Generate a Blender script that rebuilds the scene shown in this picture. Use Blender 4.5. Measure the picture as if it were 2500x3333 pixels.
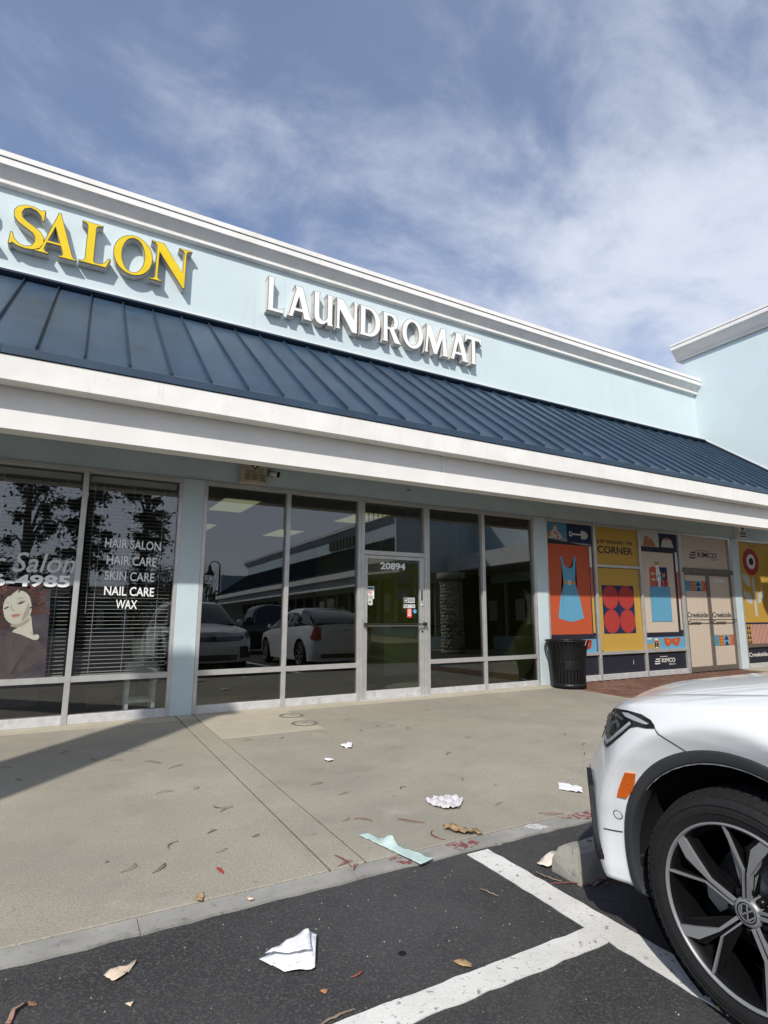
import bpy, bmesh, math, random, bisect
from mathutils import Vector, Matrix
random.seed(11)
sc = bpy.context.scene
COL = sc.collection
for o in list(bpy.data.objects):
    bpy.data.objects.remove(o, do_unlink=True)
# ------------------------------------------------------------------ camera
CAM = Vector((-4.31058, -7.39536, 1.29259))
yaw, pitch, roll = math.radians(29.10654), math.radians(9.57624), math.radians(0.32105)
f = Vector((math.sin(yaw)*math.cos(pitch), math.cos(yaw)*math.cos(pitch), math.sin(pitch)))
r = f.cross(Vector((0, 0, 1))).normalized(); u = r.cross(f)
c_, s_ = math.cos(roll), math.sin(roll)
r2, u2 = c_*r + s_*u, -s_*r + c_*u
cam_d = bpy.data.cameras.new('camera'); cam = bpy.data.objects.new('camera', cam_d); COL.objects.link(cam)
M4 = Matrix((r2, u2, -f)).transposed().to_4x4(); M4.translation = CAM
cam.matrix_world = M4
cam_d.sensor_fit = 'HORIZONTAL'; cam_d.sensor_width = 36; cam_d.lens = 36*1841.5676/2500
cam_d.clip_start = .05; cam_d.clip_end = 2000
sc.camera = cam
sc.render.resolution_x, sc.render.resolution_y = 768, 1024
# ------------------------------------------------------------------ light
SUN = Vector((-.85, -1.0, 1.135)).normalized()          # towards the sun
sun_d = bpy.data.lights.new('sun', 'SUN'); sun_d.energy = 4.4; sun_d.angle = math.radians(.9); sun_d.color = (1, .955, .88)
sun = bpy.data.objects.new('sun', sun_d); COL.objects.link(sun)
sun.rotation_euler = (-SUN).to_track_quat('-Z', 'Y').to_euler(); sun.location = (-30, -40, 45)
world = bpy.data.worlds.new('World'); sc.world = world; world.use_nodes = True
nt = world.node_tree; nt.nodes.clear()
def N(tree, t, **k):
    n = tree.nodes.new(t)
    for a, b in k.items(): setattr(n, a, b)
    return n
wo = N(nt, 'ShaderNodeOutputWorld'); bg = N(nt, 'ShaderNodeBackground'); sky = N(nt, 'ShaderNodeTexSky', sky_type='NISHITA')
sky.sun_disc = False; sky.sun_elevation = math.asin(SUN.z); sky.sun_rotation = math.atan2(SUN.x, SUN.y)
sky.air_density = 1.0; sky.dust_density = .6; sky.ozone_density = 3.0
bg.inputs[1].default_value = .15
tc = N(nt, 'ShaderNodeTexCoord'); sep = N(nt, 'ShaderNodeSeparateXYZ'); nt.links.new(tc.outputs['Generated'], sep.inputs[0])
def wm(op, a, b=None, c=None):
    n = N(nt, 'ShaderNodeMath', operation=op)
    for i, x in enumerate((a, b, c)):
        if x is None: continue
        if isinstance(x, (int, float)): n.inputs[i].default_value = x
        else: nt.links.new(x, n.inputs[i])
    return n.outputs[0]
zz = wm('ADD', wm('MAXIMUM', sep.outputs[2], 0.0), .22)
cx_, cy_ = wm('DIVIDE', sep.outputs[0], zz), wm('DIVIDE', sep.outputs[1], zz)
cmb = N(nt, 'ShaderNodeCombineXYZ'); nt.links.new(cx_, cmb.inputs[0]); nt.links.new(cy_, cmb.inputs[1])
def wnoise(scale, detail, rough, off, stretch=(1, 1, 1), dist=0.0):
    mp = N(nt, 'ShaderNodeMapping'); mp.inputs['Location'].default_value = off; mp.inputs['Scale'].default_value = stretch
    nt.links.new(cmb.outputs[0], mp.inputs[0])
    n = N(nt, 'ShaderNodeTexNoise'); n.inputs['Scale'].default_value = scale; n.inputs['Detail'].default_value = detail
    n.inputs['Roughness'].default_value = rough; n.inputs['Distortion'].default_value = dist
    nt.links.new(mp.outputs[0], n.inputs[0]); return n.outputs[0]
big = wnoise(1.15, 4, .5, (3.1, 1.7, 0), (1, 1.2, 1))
mid = wnoise(3.3, 10, .62, (1.3, 5.2, 0), (1, 1.25, 1), .25)
veil = wnoise(.9, 5, .55, (7.7, 2.2, 0), (.8, 1.2, 1))
# cloudier towards +x (the right of the picture), a thin veil everywhere
side = wm('MULTIPLY', sep.outputs[0], .36)
south = wm('MULTIPLY', wm('MAXIMUM', wm('MULTIPLY', sep.outputs[1], -1.0), 0.0), .42)
cov = wm('ADD', south, wm('ADD', wm('ADD', wm('MULTIPLY', big, .62), wm('MULTIPLY', mid, .62)), side))
rmp = N(nt, 'ShaderNodeMapRange', interpolation_type='SMOOTHSTEP'); rmp.inputs[1].default_value = .64; rmp.inputs[2].default_value = 1.02
nt.links.new(cov, rmp.inputs[0])
vl = N(nt, 'ShaderNodeMapRange'); vl.inputs[1].default_value = .3; vl.inputs[2].default_value = .8; vl.inputs[3].default_value = .16; vl.inputs[4].default_value = .5
nt.links.new(veil, vl.inputs[0])
mixv = N(nt, 'ShaderNodeMix', data_type='RGBA'); mixc = N(nt, 'ShaderNodeMix', data_type='RGBA')
SKYTINT = N(nt, 'ShaderNodeMix', data_type='RGBA', blend_type='MULTIPLY'); SKYTINT.inputs[0].default_value = 1
nt.links.new(sky.outputs[0], SKYTINT.inputs[6]); SKYTINT.inputs[7].default_value = (1.02, .98, 1.03, 1)
nt.links.new(SKYTINT.outputs[2], mixv.inputs[6]); mixv.inputs[7].default_value = (2.25, 2.7, 3.7, 1); nt.links.new(vl.outputs[0], mixv.inputs[0])
nt.links.new(mixv.outputs[2], mixc.inputs[6]); mixc.inputs[7].default_value = (5.3, 5.6, 6.3, 1)
cf = wm('MULTIPLY', rmp.outputs[0], .84); nt.links.new(cf, mixc.inputs[0])
nt.links.new(mixc.outputs[2], bg.inputs[0]); nt.links.new(bg.outputs[0], wo.inputs[0])
sc.view_settings.view_transform = 'Standard'; sc.view_settings.look = 'None'
sc.view_settings.exposure = 0.06; sc.view_settings.gamma = 1; sc.view_settings.use_curve_mapping = False
sc.render.engine = 'CYCLES'
sc.cycles.max_bounces = 10; sc.cycles.transparent_max_bounces = 16; sc.cycles.glossy_bounces = 5

# ------------------------------------------------------------------ materials
MATS = {}
def mat(name, col, rough=.6, metal=0., spec=.5, var=.0, vscale=3., var2=None, bump=0., bscale=60., coat=0., emit=None, estr=0., bdetail=4, speck=None, stains=None, streaks=None, objvar=0.):
    """Principled material with procedural colour variation, fine bump, specks and stains."""
    if name in MATS: return MATS[name]
    m = bpy.data.materials.new(name); m.use_nodes = True; t = m.node_tree
    p = t.nodes['Principled BSDF']; L = t.links.new
    p.inputs['Roughness'].default_value = rough; p.inputs['Metallic'].default_value = metal; p.inputs['Specular IOR Level'].default_value = spec
    p.inputs['Coat Weight'].default_value = coat; p.inputs['Coat Roughness'].default_value = .03
    c4 = (*col, 1); p.inputs['Base Color'].default_value = c4
    co = N(t, 'ShaderNodeTexCoord'); geo = N(t, 'ShaderNodeNewGeometry'); P = geo.outputs['Position']
    out = None
    def noise(scale, detail=5, rough_=.6):
        n = N(t, 'ShaderNodeTexNoise'); n.inputs['Scale'].default_value = scale; n.inputs['Detail'].default_value = detail; n.inputs['Roughness'].default_value = rough_
        L(P, n.inputs[0]); return n.outputs[0]
    def mrange(x, a, b, c, d):
        n = N(t, 'ShaderNodeMapRange'); L(x, n.inputs[0])
        for i, v in enumerate((a, b, c, d)): n.inputs[i+1].default_value = v
        return n.outputs[0]
    def mixc(fac, a, b, mode='MIX'):
        n = N(t, 'ShaderNodeMix', data_type='RGBA', blend_type=mode)
        if isinstance(fac, float): n.inputs[0].default_value = fac
        else: L(fac, n.inputs[0])
        for i, v in ((6, a), (7, b)):
            if isinstance(v, tuple): n.inputs[i].default_value = v
            else: L(v, n.inputs[i])
        return n.outputs[2]
    if var:
        c2 = (*var2, 1) if var2 else tuple(min(1, x*(1-var*1.6)) for x in col)+(1,)
        hi = tuple(min(1, x*(1+var*.5)) for x in col)+(1,)
        out = mixc(mrange(noise(vscale), .35, .68, 0, 1), c2, hi)
    if speck:
        for (scale, lo, hi, colr, amt) in speck:
            k = mrange(noise(scale, 2, .5), lo, hi, 0, amt)
            out = mixc(k, out if out else c4, (*colr, 1))
    if stains:
        for (scale, lo, hi, colr, amt) in stains:
            k = mrange(noise(scale, 7, .65), lo, hi, 0, amt)
            out = mixc(k, out if out else c4, (*colr, 1))
    if streaks:
        for (sx_, sz_, lo, hi, colr, amt) in streaks:
            mp = N(t, 'ShaderNodeMapping'); mp.inputs['Scale'].default_value = (sx_, sx_, sz_); L(P, mp.inputs[0])
            n = N(t, 'ShaderNodeTexNoise'); n.inputs['Scale'].default_value = 1; n.inputs['Detail'].default_value = 5; n.inputs['Roughness'].default_value = .6; L(mp.outputs[0], n.inputs[0])
            k = mrange(n.outputs[0], lo, hi, 0, amt); out = mixc(k, out if out else c4, (*colr, 1))
    if objvar:
        oi = N(t, 'ShaderNodeObjectInfo'); k = mrange(oi.outputs['Random'], 0, 1, 0, objvar); out = mixc(k, out if out else c4, tuple(x*.55 for x in col)+(1,))
        k2 = mrange(oi.outputs['Random'], 0, 1, rough-.05, rough+.07); L(k2, p.inputs['Roughness'])
    if out: L(out, p.inputs['Base Color'])
    if bump:
        b = N(t, 'ShaderNodeBump'); b.inputs['Strength'].default_value = bump; b.inputs['Distance'].default_value = .004
        L(noise(bscale, bdetail), b.inputs['Height']); L(b.outputs[0], p.inputs['Normal'])
    if emit:
        p.inputs['Emission Color'].default_value = (*emit, 1); p.inputs['Emission Strength'].default_value = estr
    MATS[name] = m; return m
def glass(name, tint, refl, rough=0.0):
    """Window glass: tinted see-through sheet with a Fresnel reflection."""
    if name in MATS: return MATS[name]
    m = bpy.data.materials.new(name); m.use_nodes = True; t = m.node_tree; t.nodes.clear(); L = t.links.new
    o = N(t, 'ShaderNodeOutputMaterial'); tr = N(t, 'ShaderNodeBsdfTransparent'); gl = N(t, 'ShaderNodeBsdfGlossy'); mx = N(t, 'ShaderNodeMixShader')
    tr.inputs[0].default_value = (*tint, 1); gl.inputs['Roughness'].default_value = rough; gl.inputs[0].default_value = (.96, .98, 1, 1)
    fr = N(t, 'ShaderNodeLayerWeight'); fr.inputs[0].default_value = .5
    pw = N(t, 'ShaderNodeMath', operation='POWER'); L(fr.outputs['Facing'], pw.inputs[0]); pw.inputs[1].default_value = 5
    ad = N(t, 'ShaderNodeMath', operation='MULTIPLY_ADD'); ad.use_clamp = True; L(pw.outputs[0], ad.inputs[0]); ad.inputs[1].default_value = .9; ad.inputs[2].default_value = refl
    geo = N(t, 'ShaderNodeNewGeometry'); noi = N(t, 'ShaderNodeTexNoise'); noi.inputs['Scale'].default_value = 1.1; noi.inputs['Detail'].default_value = 1
    L(geo.outputs['Position'], noi.inputs[0])
    b = N(t, 'ShaderNodeBump'); b.inputs['Strength'].default_value = .02; b.inputs['Distance'].default_value = .02; L(noi.outputs[0], b.inputs['Height']); L(b.outputs[0], gl.inputs['Normal'])
    L(ad.outputs[0], mx.inputs[0]); L(tr.outputs[0], mx.inputs[1]); L(gl.outputs[0], mx.inputs[2]); L(mx.outputs[0], o.inputs[0])
    MATS[name] = m; return m

WALLBLUE = mat('pale_blue_stucco', (.565, .655, .680), .85, spec=.2, var=.02, vscale=1.3, bump=.4, bscale=55, stains=[(2.2, .60, .78, (.48, .55, .57), .12)], streaks=[(5, .35, .60, .74, (.42, .48, .50), .22), (14, .5, .68, .75, (.34, .38, .38), .4)])
WHITE = mat('white_painted_trim', (.765, .75, .72), .7, spec=.3, var=.05, vscale=2.5, bump=.12, bscale=80, stains=[(3.5, .56, .74, (.60, .57, .52), .5), (11, .62, .76, (.5, .47, .42), .45)], streaks=[(9, 1.2, .60, .74, (.48, .46, .42), .45)])
WHITE2 = mat('white_painted_beam', (.76, .75, .725), .75, spec=.25, var=.04, vscale=1.5, bump=.1, bscale=120, stains=[(2.5, .58, .75, (.62, .60, .57), .4)])
SOFFIT = mat('soffit_paint', (.26, .27, .27), .8, spec=.2, var=.06)
STORE = mat('storefront_blue_grey_paint', (.49, .575, .60), .8, spec=.25, var=.05, vscale=2, bump=.2, bscale=110, stains=[(7, .62, .74, (.33, .40, .42), .35)])
ALU = mat('brushed_aluminium_frame', (.55, .54, .52), .42, metal=.55, var=.08, vscale=6, bump=.04, bscale=200, stains=[(9, .58, .75, (.36, .35, .33), .4)])
SILL = mat('scuffed_aluminium_sill', (.62, .62, .62), .5, metal=.35, var=.1, vscale=9, stains=[(8, .55, .7, (.36, .34, .31), .55), (25, .62, .72, (.80, .80, .80), .5)])
AWN = mat('blue_standing_seam_metal', (.036, .068, .112), .40, metal=.1, spec=.45, var=.16, vscale=1.6, bump=.02, bscale=6, bdetail=1, objvar=.35, stains=[(3.5, .56, .76, (.075, .10, .13), .45)])
AWNDK = mat('dark_blue_flashing', (.018, .034, .058), .45, metal=.2)
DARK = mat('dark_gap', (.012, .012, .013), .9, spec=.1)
GLASS = glass('tinted_storefront_glass', (.54, .56, .54), .105)
DGLASS = glass('clear_door_glass', (.86, .88, .85), .06)
CLEAR = glass('clear_salon_glass', (.82, .83, .82), .09)

# ------------------------------------------------------------------ mesh helpers
class MB:
    def __init__(s): s.v = []; s.f = []; s.sm = []
    def add(s, vs, fs, smooth=False):
        b = len(s.v); s.v += [tuple(x) for x in vs]; s.f += [tuple(b+i for i in q) for q in fs]; s.sm += [smooth]*len(fs); return s
    def box(s, x0, x1, y0, y1, z0, z1, bev=0.):
        if bev and min(x1-x0, y1-y0, z1-z0) > 2.2*bev:
            bm = bmesh.new(); bmesh.ops.create_cube(bm, size=1)
            for v in bm.verts: v.co = Vector(((x0+x1)/2+v.co.x*(x1-x0), (y0+y1)/2+v.co.y*(y1-y0), (z0+z1)/2+v.co.z*(z1-z0)))
            bmesh.ops.bevel(bm, geom=bm.edges[:], offset=bev, segments=1, affect='EDGES', profile=.5)
            return s.bm(bm)
        vs = [(x0, y0, z0), (x1, y0, z0), (x1, y1, z0), (x0, y1, z0), (x0, y0, z1), (x1, y0, z1), (x1, y1, z1), (x0, y1, z1)]
        return s.add(vs, [(0, 3, 2, 1), (4, 5, 6, 7), (0, 1, 5, 4), (1, 2, 6, 5), (2, 3, 7, 6), (3, 0, 4, 7)])
    def bm(s, bm, smooth=False):
        bm.verts.index_update(); s.add([v.co[:] for v in bm.verts], [[v.index for v in q.verts] for q in bm.faces], smooth); bm.free(); return s
    def prism(s, prof, axis, a, b, smooth=False):
        """closed 2-D profile swept along an axis; profile is (p,q) in the two other axes in cyclic-free order xyz"""
        n = len(prof)
        def P(t, pq):
            if axis == 'x': return (t, pq[0], pq[1])
            if axis == 'y': return (pq[0], t, pq[1])
            return (pq[0], pq[1], t)
        vs = [P(a, q) for q in prof]+[P(b, q) for q in prof]
        fs = [(i, (i+1) % n, n+(i+1) % n, n+i) for i in range(n)]
        s.add(vs, fs, smooth); s.add(vs, [tuple(range(n))[::-1], tuple(range(n, 2*n))]); return s
    def tube(s, pts, rad, n=8, cap=True, smooth=True):
        pts = [Vector(p) for p in pts]; rings = []; up = Vector((0, 0, 1)); prev = None
        for i, p in enumerate(pts):
            d = (pts[min(i+1, len(pts)-1)]-pts[max(i-1, 0)]).normalized()
            if prev is None:
                a = d.cross(up); a = a if a.length > .05 else d.cross(Vector((1, 0, 0)))
            else: a = prev-d*prev.dot(d)
            a.normalize(); prev = a; b = d.cross(a)
            rr = rad[i] if isinstance(rad, (list, tuple)) else rad
            rings.append([p+(a*math.cos(2*math.pi*k/n)+b*math.sin(2*math.pi*k/n))*rr for k in range(n)])
        vs = [q for R in rings for q in R]
        fs = [(i*n+k, i*n+(k+1) % n, (i+1)*n+(k+1) % n, (i+1)*n+k) for i in range(len(pts)-1) for k in range(n)]
        s.add(vs, fs, smooth)
        if cap: s.add(rings[0]+rings[-1], [tuple(range(n))[::-1], tuple(range(n, 2*n))])
        return s
    def lathe(s, prof, n=32, axis='z', c=(0, 0, 0), smooth=True, closed=False):
        """profile (radius, height) revolved"""
        vs = []
        for (rr, h) in prof:
            for k in range(n):
                a = 2*math.pi*k/n; x, y = rr*math.cos(a), rr*math.sin(a)
                vs.append((c[0]+x, c[1]+y, c[2]+h) if axis == 'z' else (c[0]+h, c[1]+x, c[2]+y) if axis == 'x' else (c[0]+x, c[1]+h, c[2]+y))
        m = len(prof); rng = range(m) if closed else range(m-1)
        fs = [(i*n+k, i*n+(k+1) % n, ((i+1) % m)*n+(k+1) % n, ((i+1) % m)*n+k) for i in rng for k in range(n)]
        return s.add(vs, fs, smooth)
    def quad(s, a, b, c, d): return s.add([a, b, c, d], [(0, 1, 2, 3)])
    def slab(s, pts, y0, y1):
        """upright plate: polygon given as (x,z), between two y depths"""
        n = len(pts); vs = [(x, y0, z) for x, z in pts]+[(x, y1, z) for x, z in pts]
        bm = bmesh.new(); V = [bm.verts.new(v) for v in vs]
        bm.faces.new(V[:n]); bm.faces.new(V[n:][::-1])
        for i in range(n): bm.faces.new((V[i], V[n+i], V[n+(i+1) % n], V[(i+1) % n]))
        bmesh.ops.triangulate(bm, faces=[q for q in bm.faces if len(q.verts) > 4]); bmesh.ops.recalc_face_normals(bm, faces=bm.faces[:])
        return s.bm(bm)
    def mesh(s, name, m, off=(0, 0, 0)):
        me = bpy.data.meshes.new(name); o = Vector(off)
        me.from_pydata([tuple(Vector(v)-o) for v in s.v], [], s.f); me.polygons.foreach_set('use_smooth', s.sm)
        if m: me.materials.append(m)
        bm = bmesh.new(); bm.from_mesh(me); bmesh.ops.recalc_face_normals(bm, faces=bm.faces[:]); bm.to_mesh(me); bm.free()
        me.update(); return me
BASE = {}
def tag(o, label=None, cat=None, group=None, kind=None):
    for k, v in (('label', label), ('category', cat), ('group', group), ('kind', kind)):
        if v: o[k] = v
    return o
def thing(name, label=None, cat=None, loc=(0, 0, 0), group=None, kind=None, rz=0.):
    o = bpy.data.objects.new(name, None); COL.objects.link(o); o.location = loc; o.rotation_euler = (0, 0, rz); o.empty_display_size = .1
    BASE[o.name] = Vector(loc); return tag(o, label, cat, group, kind)
def part(name, mb, m, parent=None, label=None, local=False, kind=None):
    """one mesh object; world coordinates unless local; parented to a thing or a part"""
    off = (0, 0, 0) if (local or parent is None) else BASE[parent.name]
    me = mb if isinstance(mb, bpy.types.Mesh) else mb.mesh(name, m, off)
    o = bpy.data.objects.new(name, me); COL.objects.link(o)
    if parent: o.parent = parent
    BASE[o.name] = Vector(off) if not local else Vector((0, 0, 0))
    return tag(o, label, None, None, kind)
def solo(name, mb, m, label, cat, group=None, kind=None, origin=None):
    off = origin if origin is not None else (0, 0, 0)
    o = bpy.data.objects.new(name, mb.mesh(name, m, off)); COL.objects.link(o); o.location = off
    BASE[o.name] = Vector(off); return tag(o, label, cat, group, kind)
def box(*a, **k): return MB().box(*a, **k)
def rect(x0, x1, z0, z1): return [(x0, z0), (x1, z0), (x1, z1), (x0, z1)]
def ell(x0, x1, z0, z1, n=40): return [((x0+x1)/2+(x1-x0)/2*math.cos(2*math.pi*k/n), (z0+z1)/2+(z1-z0)/2*math.sin(2*math.pi*k/n)) for k in range(n)]
def text_mb(txt, x0, x1, z0, z1, y, depth=.0015, shear=0., bold=0.):
    """lettering on an upright face: fitted into the x/z box, front at y"""
    cu = bpy.data.curves.new('t', 'FONT'); cu.body = txt; cu.shear = shear; cu.offset = bold; cu.resolution_u = 3; cu.extrude = .5
    ob = bpy.data.objects.new('t', cu); COL.objects.link(ob)
    me = bpy.data.meshes.new_from_object(ob.evaluated_get(bpy.context.evaluated_depsgraph_get()))
    bpy.data.objects.remove(ob); bpy.data.curves.remove(cu)
    xs = [v.co.x for v in me.vertices]; zs = [v.co.y for v in me.vertices]
    sx = (x1-x0)/(max(xs)-min(xs)); sz = (z1-z0)/(max(zs)-min(zs))
    mb = MB(); mb.add([(x0+(v.co.x-min(xs))*sx, y+depth*(.5-v.co.z), z0+(v.co.y-min(zs))*sz) for v in me.vertices], [tuple(p.vertices) for p in me.polygons])
    bpy.data.meshes.remove(me); return mb
def outline_mb(loops, depth, offset=0.):
    """flat outline with holes (lists of (x,z)) turned into a solid plate of given depth; returns mesh data verts/faces in x,z and t in -.5...5"""
    cu = bpy.data.curves.new('t', 'CURVE'); cu.dimensions = '2D'; cu.fill_mode = 'BOTH'; cu.extrude = .5; cu.offset = 0
    for lp in loops:
        sp = cu.splines.new('POLY'); sp.points.add(len(lp)-1); sp.use_cyclic_u = True
        for q, (x, z) in zip(sp.points, lp): q.co = (x, z, 0, 1)
    ob = bpy.data.objects.new('t', cu); COL.objects.link(ob)
    me = bpy.data.meshes.new_from_object(ob.evaluated_get(bpy.context.evaluated_depsgraph_get()))
    bpy.data.objects.remove(ob); bpy.data.curves.remove(cu)
    out = ([(v.co.x, v.co.y, v.co.z) for v in me.vertices], [tuple(p.vertices) for p in me.polygons]); bpy.data.meshes.remove(me); return out
def interp(x,xs,ys):
    if x<=xs[0]: return ys[0]
    for i in range(1,len(xs)):
        if x<=xs[i]:
            t=(x-xs[i-1])/(xs[i]-xs[i-1]); return ys[i-1]+(ys[i]-ys[i-1])*t
    return ys[-1]
def smooth_path(P,n=16):
    out=[]
    for i in range(len(P)-1):
        p0=P[max(i-1,0)];p1=P[i];p2=P[i+1];p3=P[min(i+2,len(P)-1)]
        for k in range(n):
            t=k/n
            out.append(tuple(.5*((2*b)+(c-a)*t+(2*a-5*b+4*c-d)*t*t+(3*b-a-3*c+d)*t**3) for a,b,c,d in zip(p0,p1,p2,p3)))
    out.append(tuple(P[-1]));return out
class Body:
    def __init__(s,plan,hw,nz,zs,zc,zb,hubs,R,L,cut_fade=.75,tail=None,flare=.016):
        s.P=smooth_path(plan);s.S=[0]
        for a,b in zip(s.P,s.P[1:]): s.S.append(s.S[-1]+math.dist(a,b))
        s.hw,s.nz,s.zs,s.zc,s.zb,s.hubs,s.R,s.L,s.fade,s.tail,s.flare=hw,nz,zs,zc,zb,hubs,R,L,cut_fade,tail,flare
    def plan(s,q):
        import bisect
        if q<=0: return s.P[0]
        if q>=s.S[-1]: return s.P[-1]
        i=bisect.bisect_right(s.S,q)-1
        t=(q-s.S[i])/(s.S[i+1]-s.S[i]+1e-12);a,b=s.P[i],s.P[i+1]
        return (a[0]+(b[0]-a[0])*t,a[1]+(b[1]-a[1])*t)
    def pos(s,q,z):
        u0,w0=s.plan(q)
        fd=max(0.,1-u0/s.fade); u=u0+interp(z,*s.nz)*fd*fd*(3-2*fd) if u0<s.fade else u0
        if s.tail and u0>s.L-.8:
            fd=max(0.,1-(s.L-u0)/.8);u-=interp(z,*s.tail)*fd*fd*(3-2*fd)
        w=w0*interp(z,*s.hw)
        for h in s.hubs:
            r=math.hypot(u-h,z-s.R); d=(r-s.R-.13)/.09
            rc=s.R+.19; k=min(1,max(0,(w0-.6)/.2))
            if s.flare<.01:
                A=.050
                if r<rc: w+=k*max(-.004,A-.62*(rc-r))
                else: w+=k*A*math.exp(-((r-rc)/.10)**2)
            elif d<3: w+=s.flare*math.exp(-d*d)*min(1,w0/.85 if w0>.6 else 0)
        return (u,w,z)
# ------------------------------------------------------------------ ground
CONC = mat('exposed_aggregate_concrete', (.328, .303, .242), .9, spec=.2, var=.10, vscale=.9, bump=.55, bscale=85, bdetail=2,
           speck=[(80, .50, .62, (.205, .185, .145), .55), (110, .57, .67, (.48, .45, .38), .55)],
           stains=[(.5, .44, .62, (.235, .215, .178), .75), (2.2, .55, .72, (.205, .19, .16), .55), (6, .655, .70, (.11, .10, .09), .55), (1.4, .62, .72, (.42, .40, .34), .4)])
CONCS = mat('smooth_trowelled_concrete', (.40, .36, .28), .85, spec=.2, var=.08, vscale=1.6, bump=.25, bscale=120,
            stains=[(3, .56, .72, (.25, .225, .175), .5), (16, .62, .72, (.52, .50, .46), .4)])
KERB = mat('grey_concrete_kerb', (.30, .292, .268), .88, spec=.2, var=.14, vscale=3, bump=.35, bscale=70, stains=[(9, .55, .72, (.14, .135, .125), .7), (30, .60, .70, (.09, .09, .09), .6), (2, .5, .7, (.33, .325, .31), .5)])
ASPH = mat('dark_asphalt', (.046, .046, .047), .86, spec=.3, var=.22, vscale=1.1, bump=1.0, bscale=75, bdetail=3,
           speck=[(110, .50, .66, (.085, .082, .078), .8), (75, .64, .76, (.13, .127, .12), .45)], stains=[(.9, .50, .7, (.068, .067, .065), .7), (.5, .54, .7, (.024, .024, .025), .55), (6, .69, .75, (.014, .014, .015), .7)])
PAINT = mat('worn_white_road_paint', (.66, .65, .61), .75, spec=.25, var=.08, vscale=4, bump=.5, bscale=75,
            stains=[(28, .60, .66, (.12, .12, .12), .8), (70, .62, .68, (.08, .08, .08), .9), (3, .50, .7, (.50, .49, .46), .5)])
g = solo('ground', box(-400, 400, -400, 400, -.9, -.06), ASPH, 'dark ground sheet running out to the horizon beneath the shopping centre', 'ground', kind='structure')
g.data.materials[0] = mat('far_ground', (.11, .105, .095), .95, var=.2, vscale=.05)
lot = solo('parking_lot', box(-70, 70, -95, -4.707, -.055, -.015), ASPH, 'dark asphalt parking lot in front of the shops', 'parking lot', kind='structure')
# ragged kerb band: asphalt tongue edges
walk = thing('sidewalk', 'beige exposed aggregate pavement along the shop fronts', 'sidewalk', kind='structure')
J = .005
def slab(x0, x1, y0, y1, m, name='slab', z=0.0): return part(name, box(x0, x1, y0, y1, -.05, z, bev=.003), m, walk)
slab(-6.4, -3.042, -4.578, -.30, CONC); slab(-3.030, -2.842, -4.578, -.30, CONC)
slab(-3.03, -2.842, -.292, .0, CONCS); slab(-6.4, -3.042, -.292, .02, CONCS)
slab(-2.830, -1.74, -4.578, -1.475, CONC); slab(-1.735, 3.07, -4.578, -.30, CONC); slab(-2.830, -1.74, -1.47, -.30, CONCS)
slab(-2.830, 3.07, -.292, .02, CONCS); slab(-14, -6.41, -4.578, .02, CONC); slab(3.95, 8.6, -4.578, -1.62, CONC)
part('joint_filler', box(-14, 8.6, -4.58, .02, -.05, -.012), mat('joint_dirt', (.045, .038, .028), .95, var=.3, vscale=20), walk)
kb = thing('kerb', 'grey concrete kerb band flush with the asphalt', 'kerb', kind='structure')
xs = [-14, -10.9, -7.9, -4.95, -3.93, -2.95, -2.05, -.6, 2.4, 5.4, 8.8]
for a, b in zip(xs, xs[1:]):
    # front edge is irregular where the asphalt laps onto it
    n = max(6, int((b-a)/.09)); top = []; rr = random.Random(int(a*100)+99)
    pts = [(a+.0015, -4.586)]+[(a+.0015+(b-a-.003)*k/n, -4.712+rr.uniform(-.011, .011)) for k in range(n+1)]+[(b-.0015, -4.586)]
    mb = MB(); m_ = len(pts)
    mb.add([(x, y, -.05) for x, y in pts]+[(x, y, -.004) for x, y in pts], [tuple(range(m_))[::-1], tuple(range(m_, 2*m_))]+[(i, (i+1) % m_, m_+(i+1) % m_, m_+i) for i in range(m_)])
    part('kerb_stone', mb, KERB, kb)
# red brick paving in front of the poster windows
BR = [mat('red_brick_paver_%s' % n, c, .9, spec=.2, var=.2, vscale=14, bump=.4, bscale=90, stains=[(1.5, .52, .7, (.24, .18, .13), .6)]) for n, c in (('a', (.165, .078, .055)), ('b', (.14, .072, .055)), ('c', (.18, .098, .07)))]
pv = thing('brick_paving', 'red brick paving in front of the poster covered windows', 'paving', kind='structure')
part('mortar_bed', box(3.08, 8.85, -4.578, .02, -.05, -.012), mat('sand_joint', (.13, .115, .09), .95), pv)
pav_me = [box(-.049, .049, -.099, .099, -.03, 0, bev=.004).mesh('brick', b) for b in BR]
rest = [MB() for _ in BR]; cnt = 0
bx = 3.085
iy = 0
for ix in range(int(5.7/.104)):
    for iy in range(int(4.55/.204)+1):
        x = 3.14+ix*.104; y = -.11-iy*.204-(.102 if ix % 2 else 0)
        if y < -4.47 or (x > 3.9 and y < -1.5): continue
        k = random.randrange(3); dz = random.uniform(-.002, .001)
        if x < 4.75 and y > -1.62 and cnt < 290:
            o = bpy.data.objects.new('brick', pav_me[k]); COL.objects.link(o); o.parent = pv; o.location = (x, y, dz); cnt += 1
        else: rest[k].box(x-.049, x+.049, y-.099, y+.099, -.03, dz)
for k in range(3): part('paving_bricks', rest[k], BR[k], pv, kind='stuff')
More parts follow.
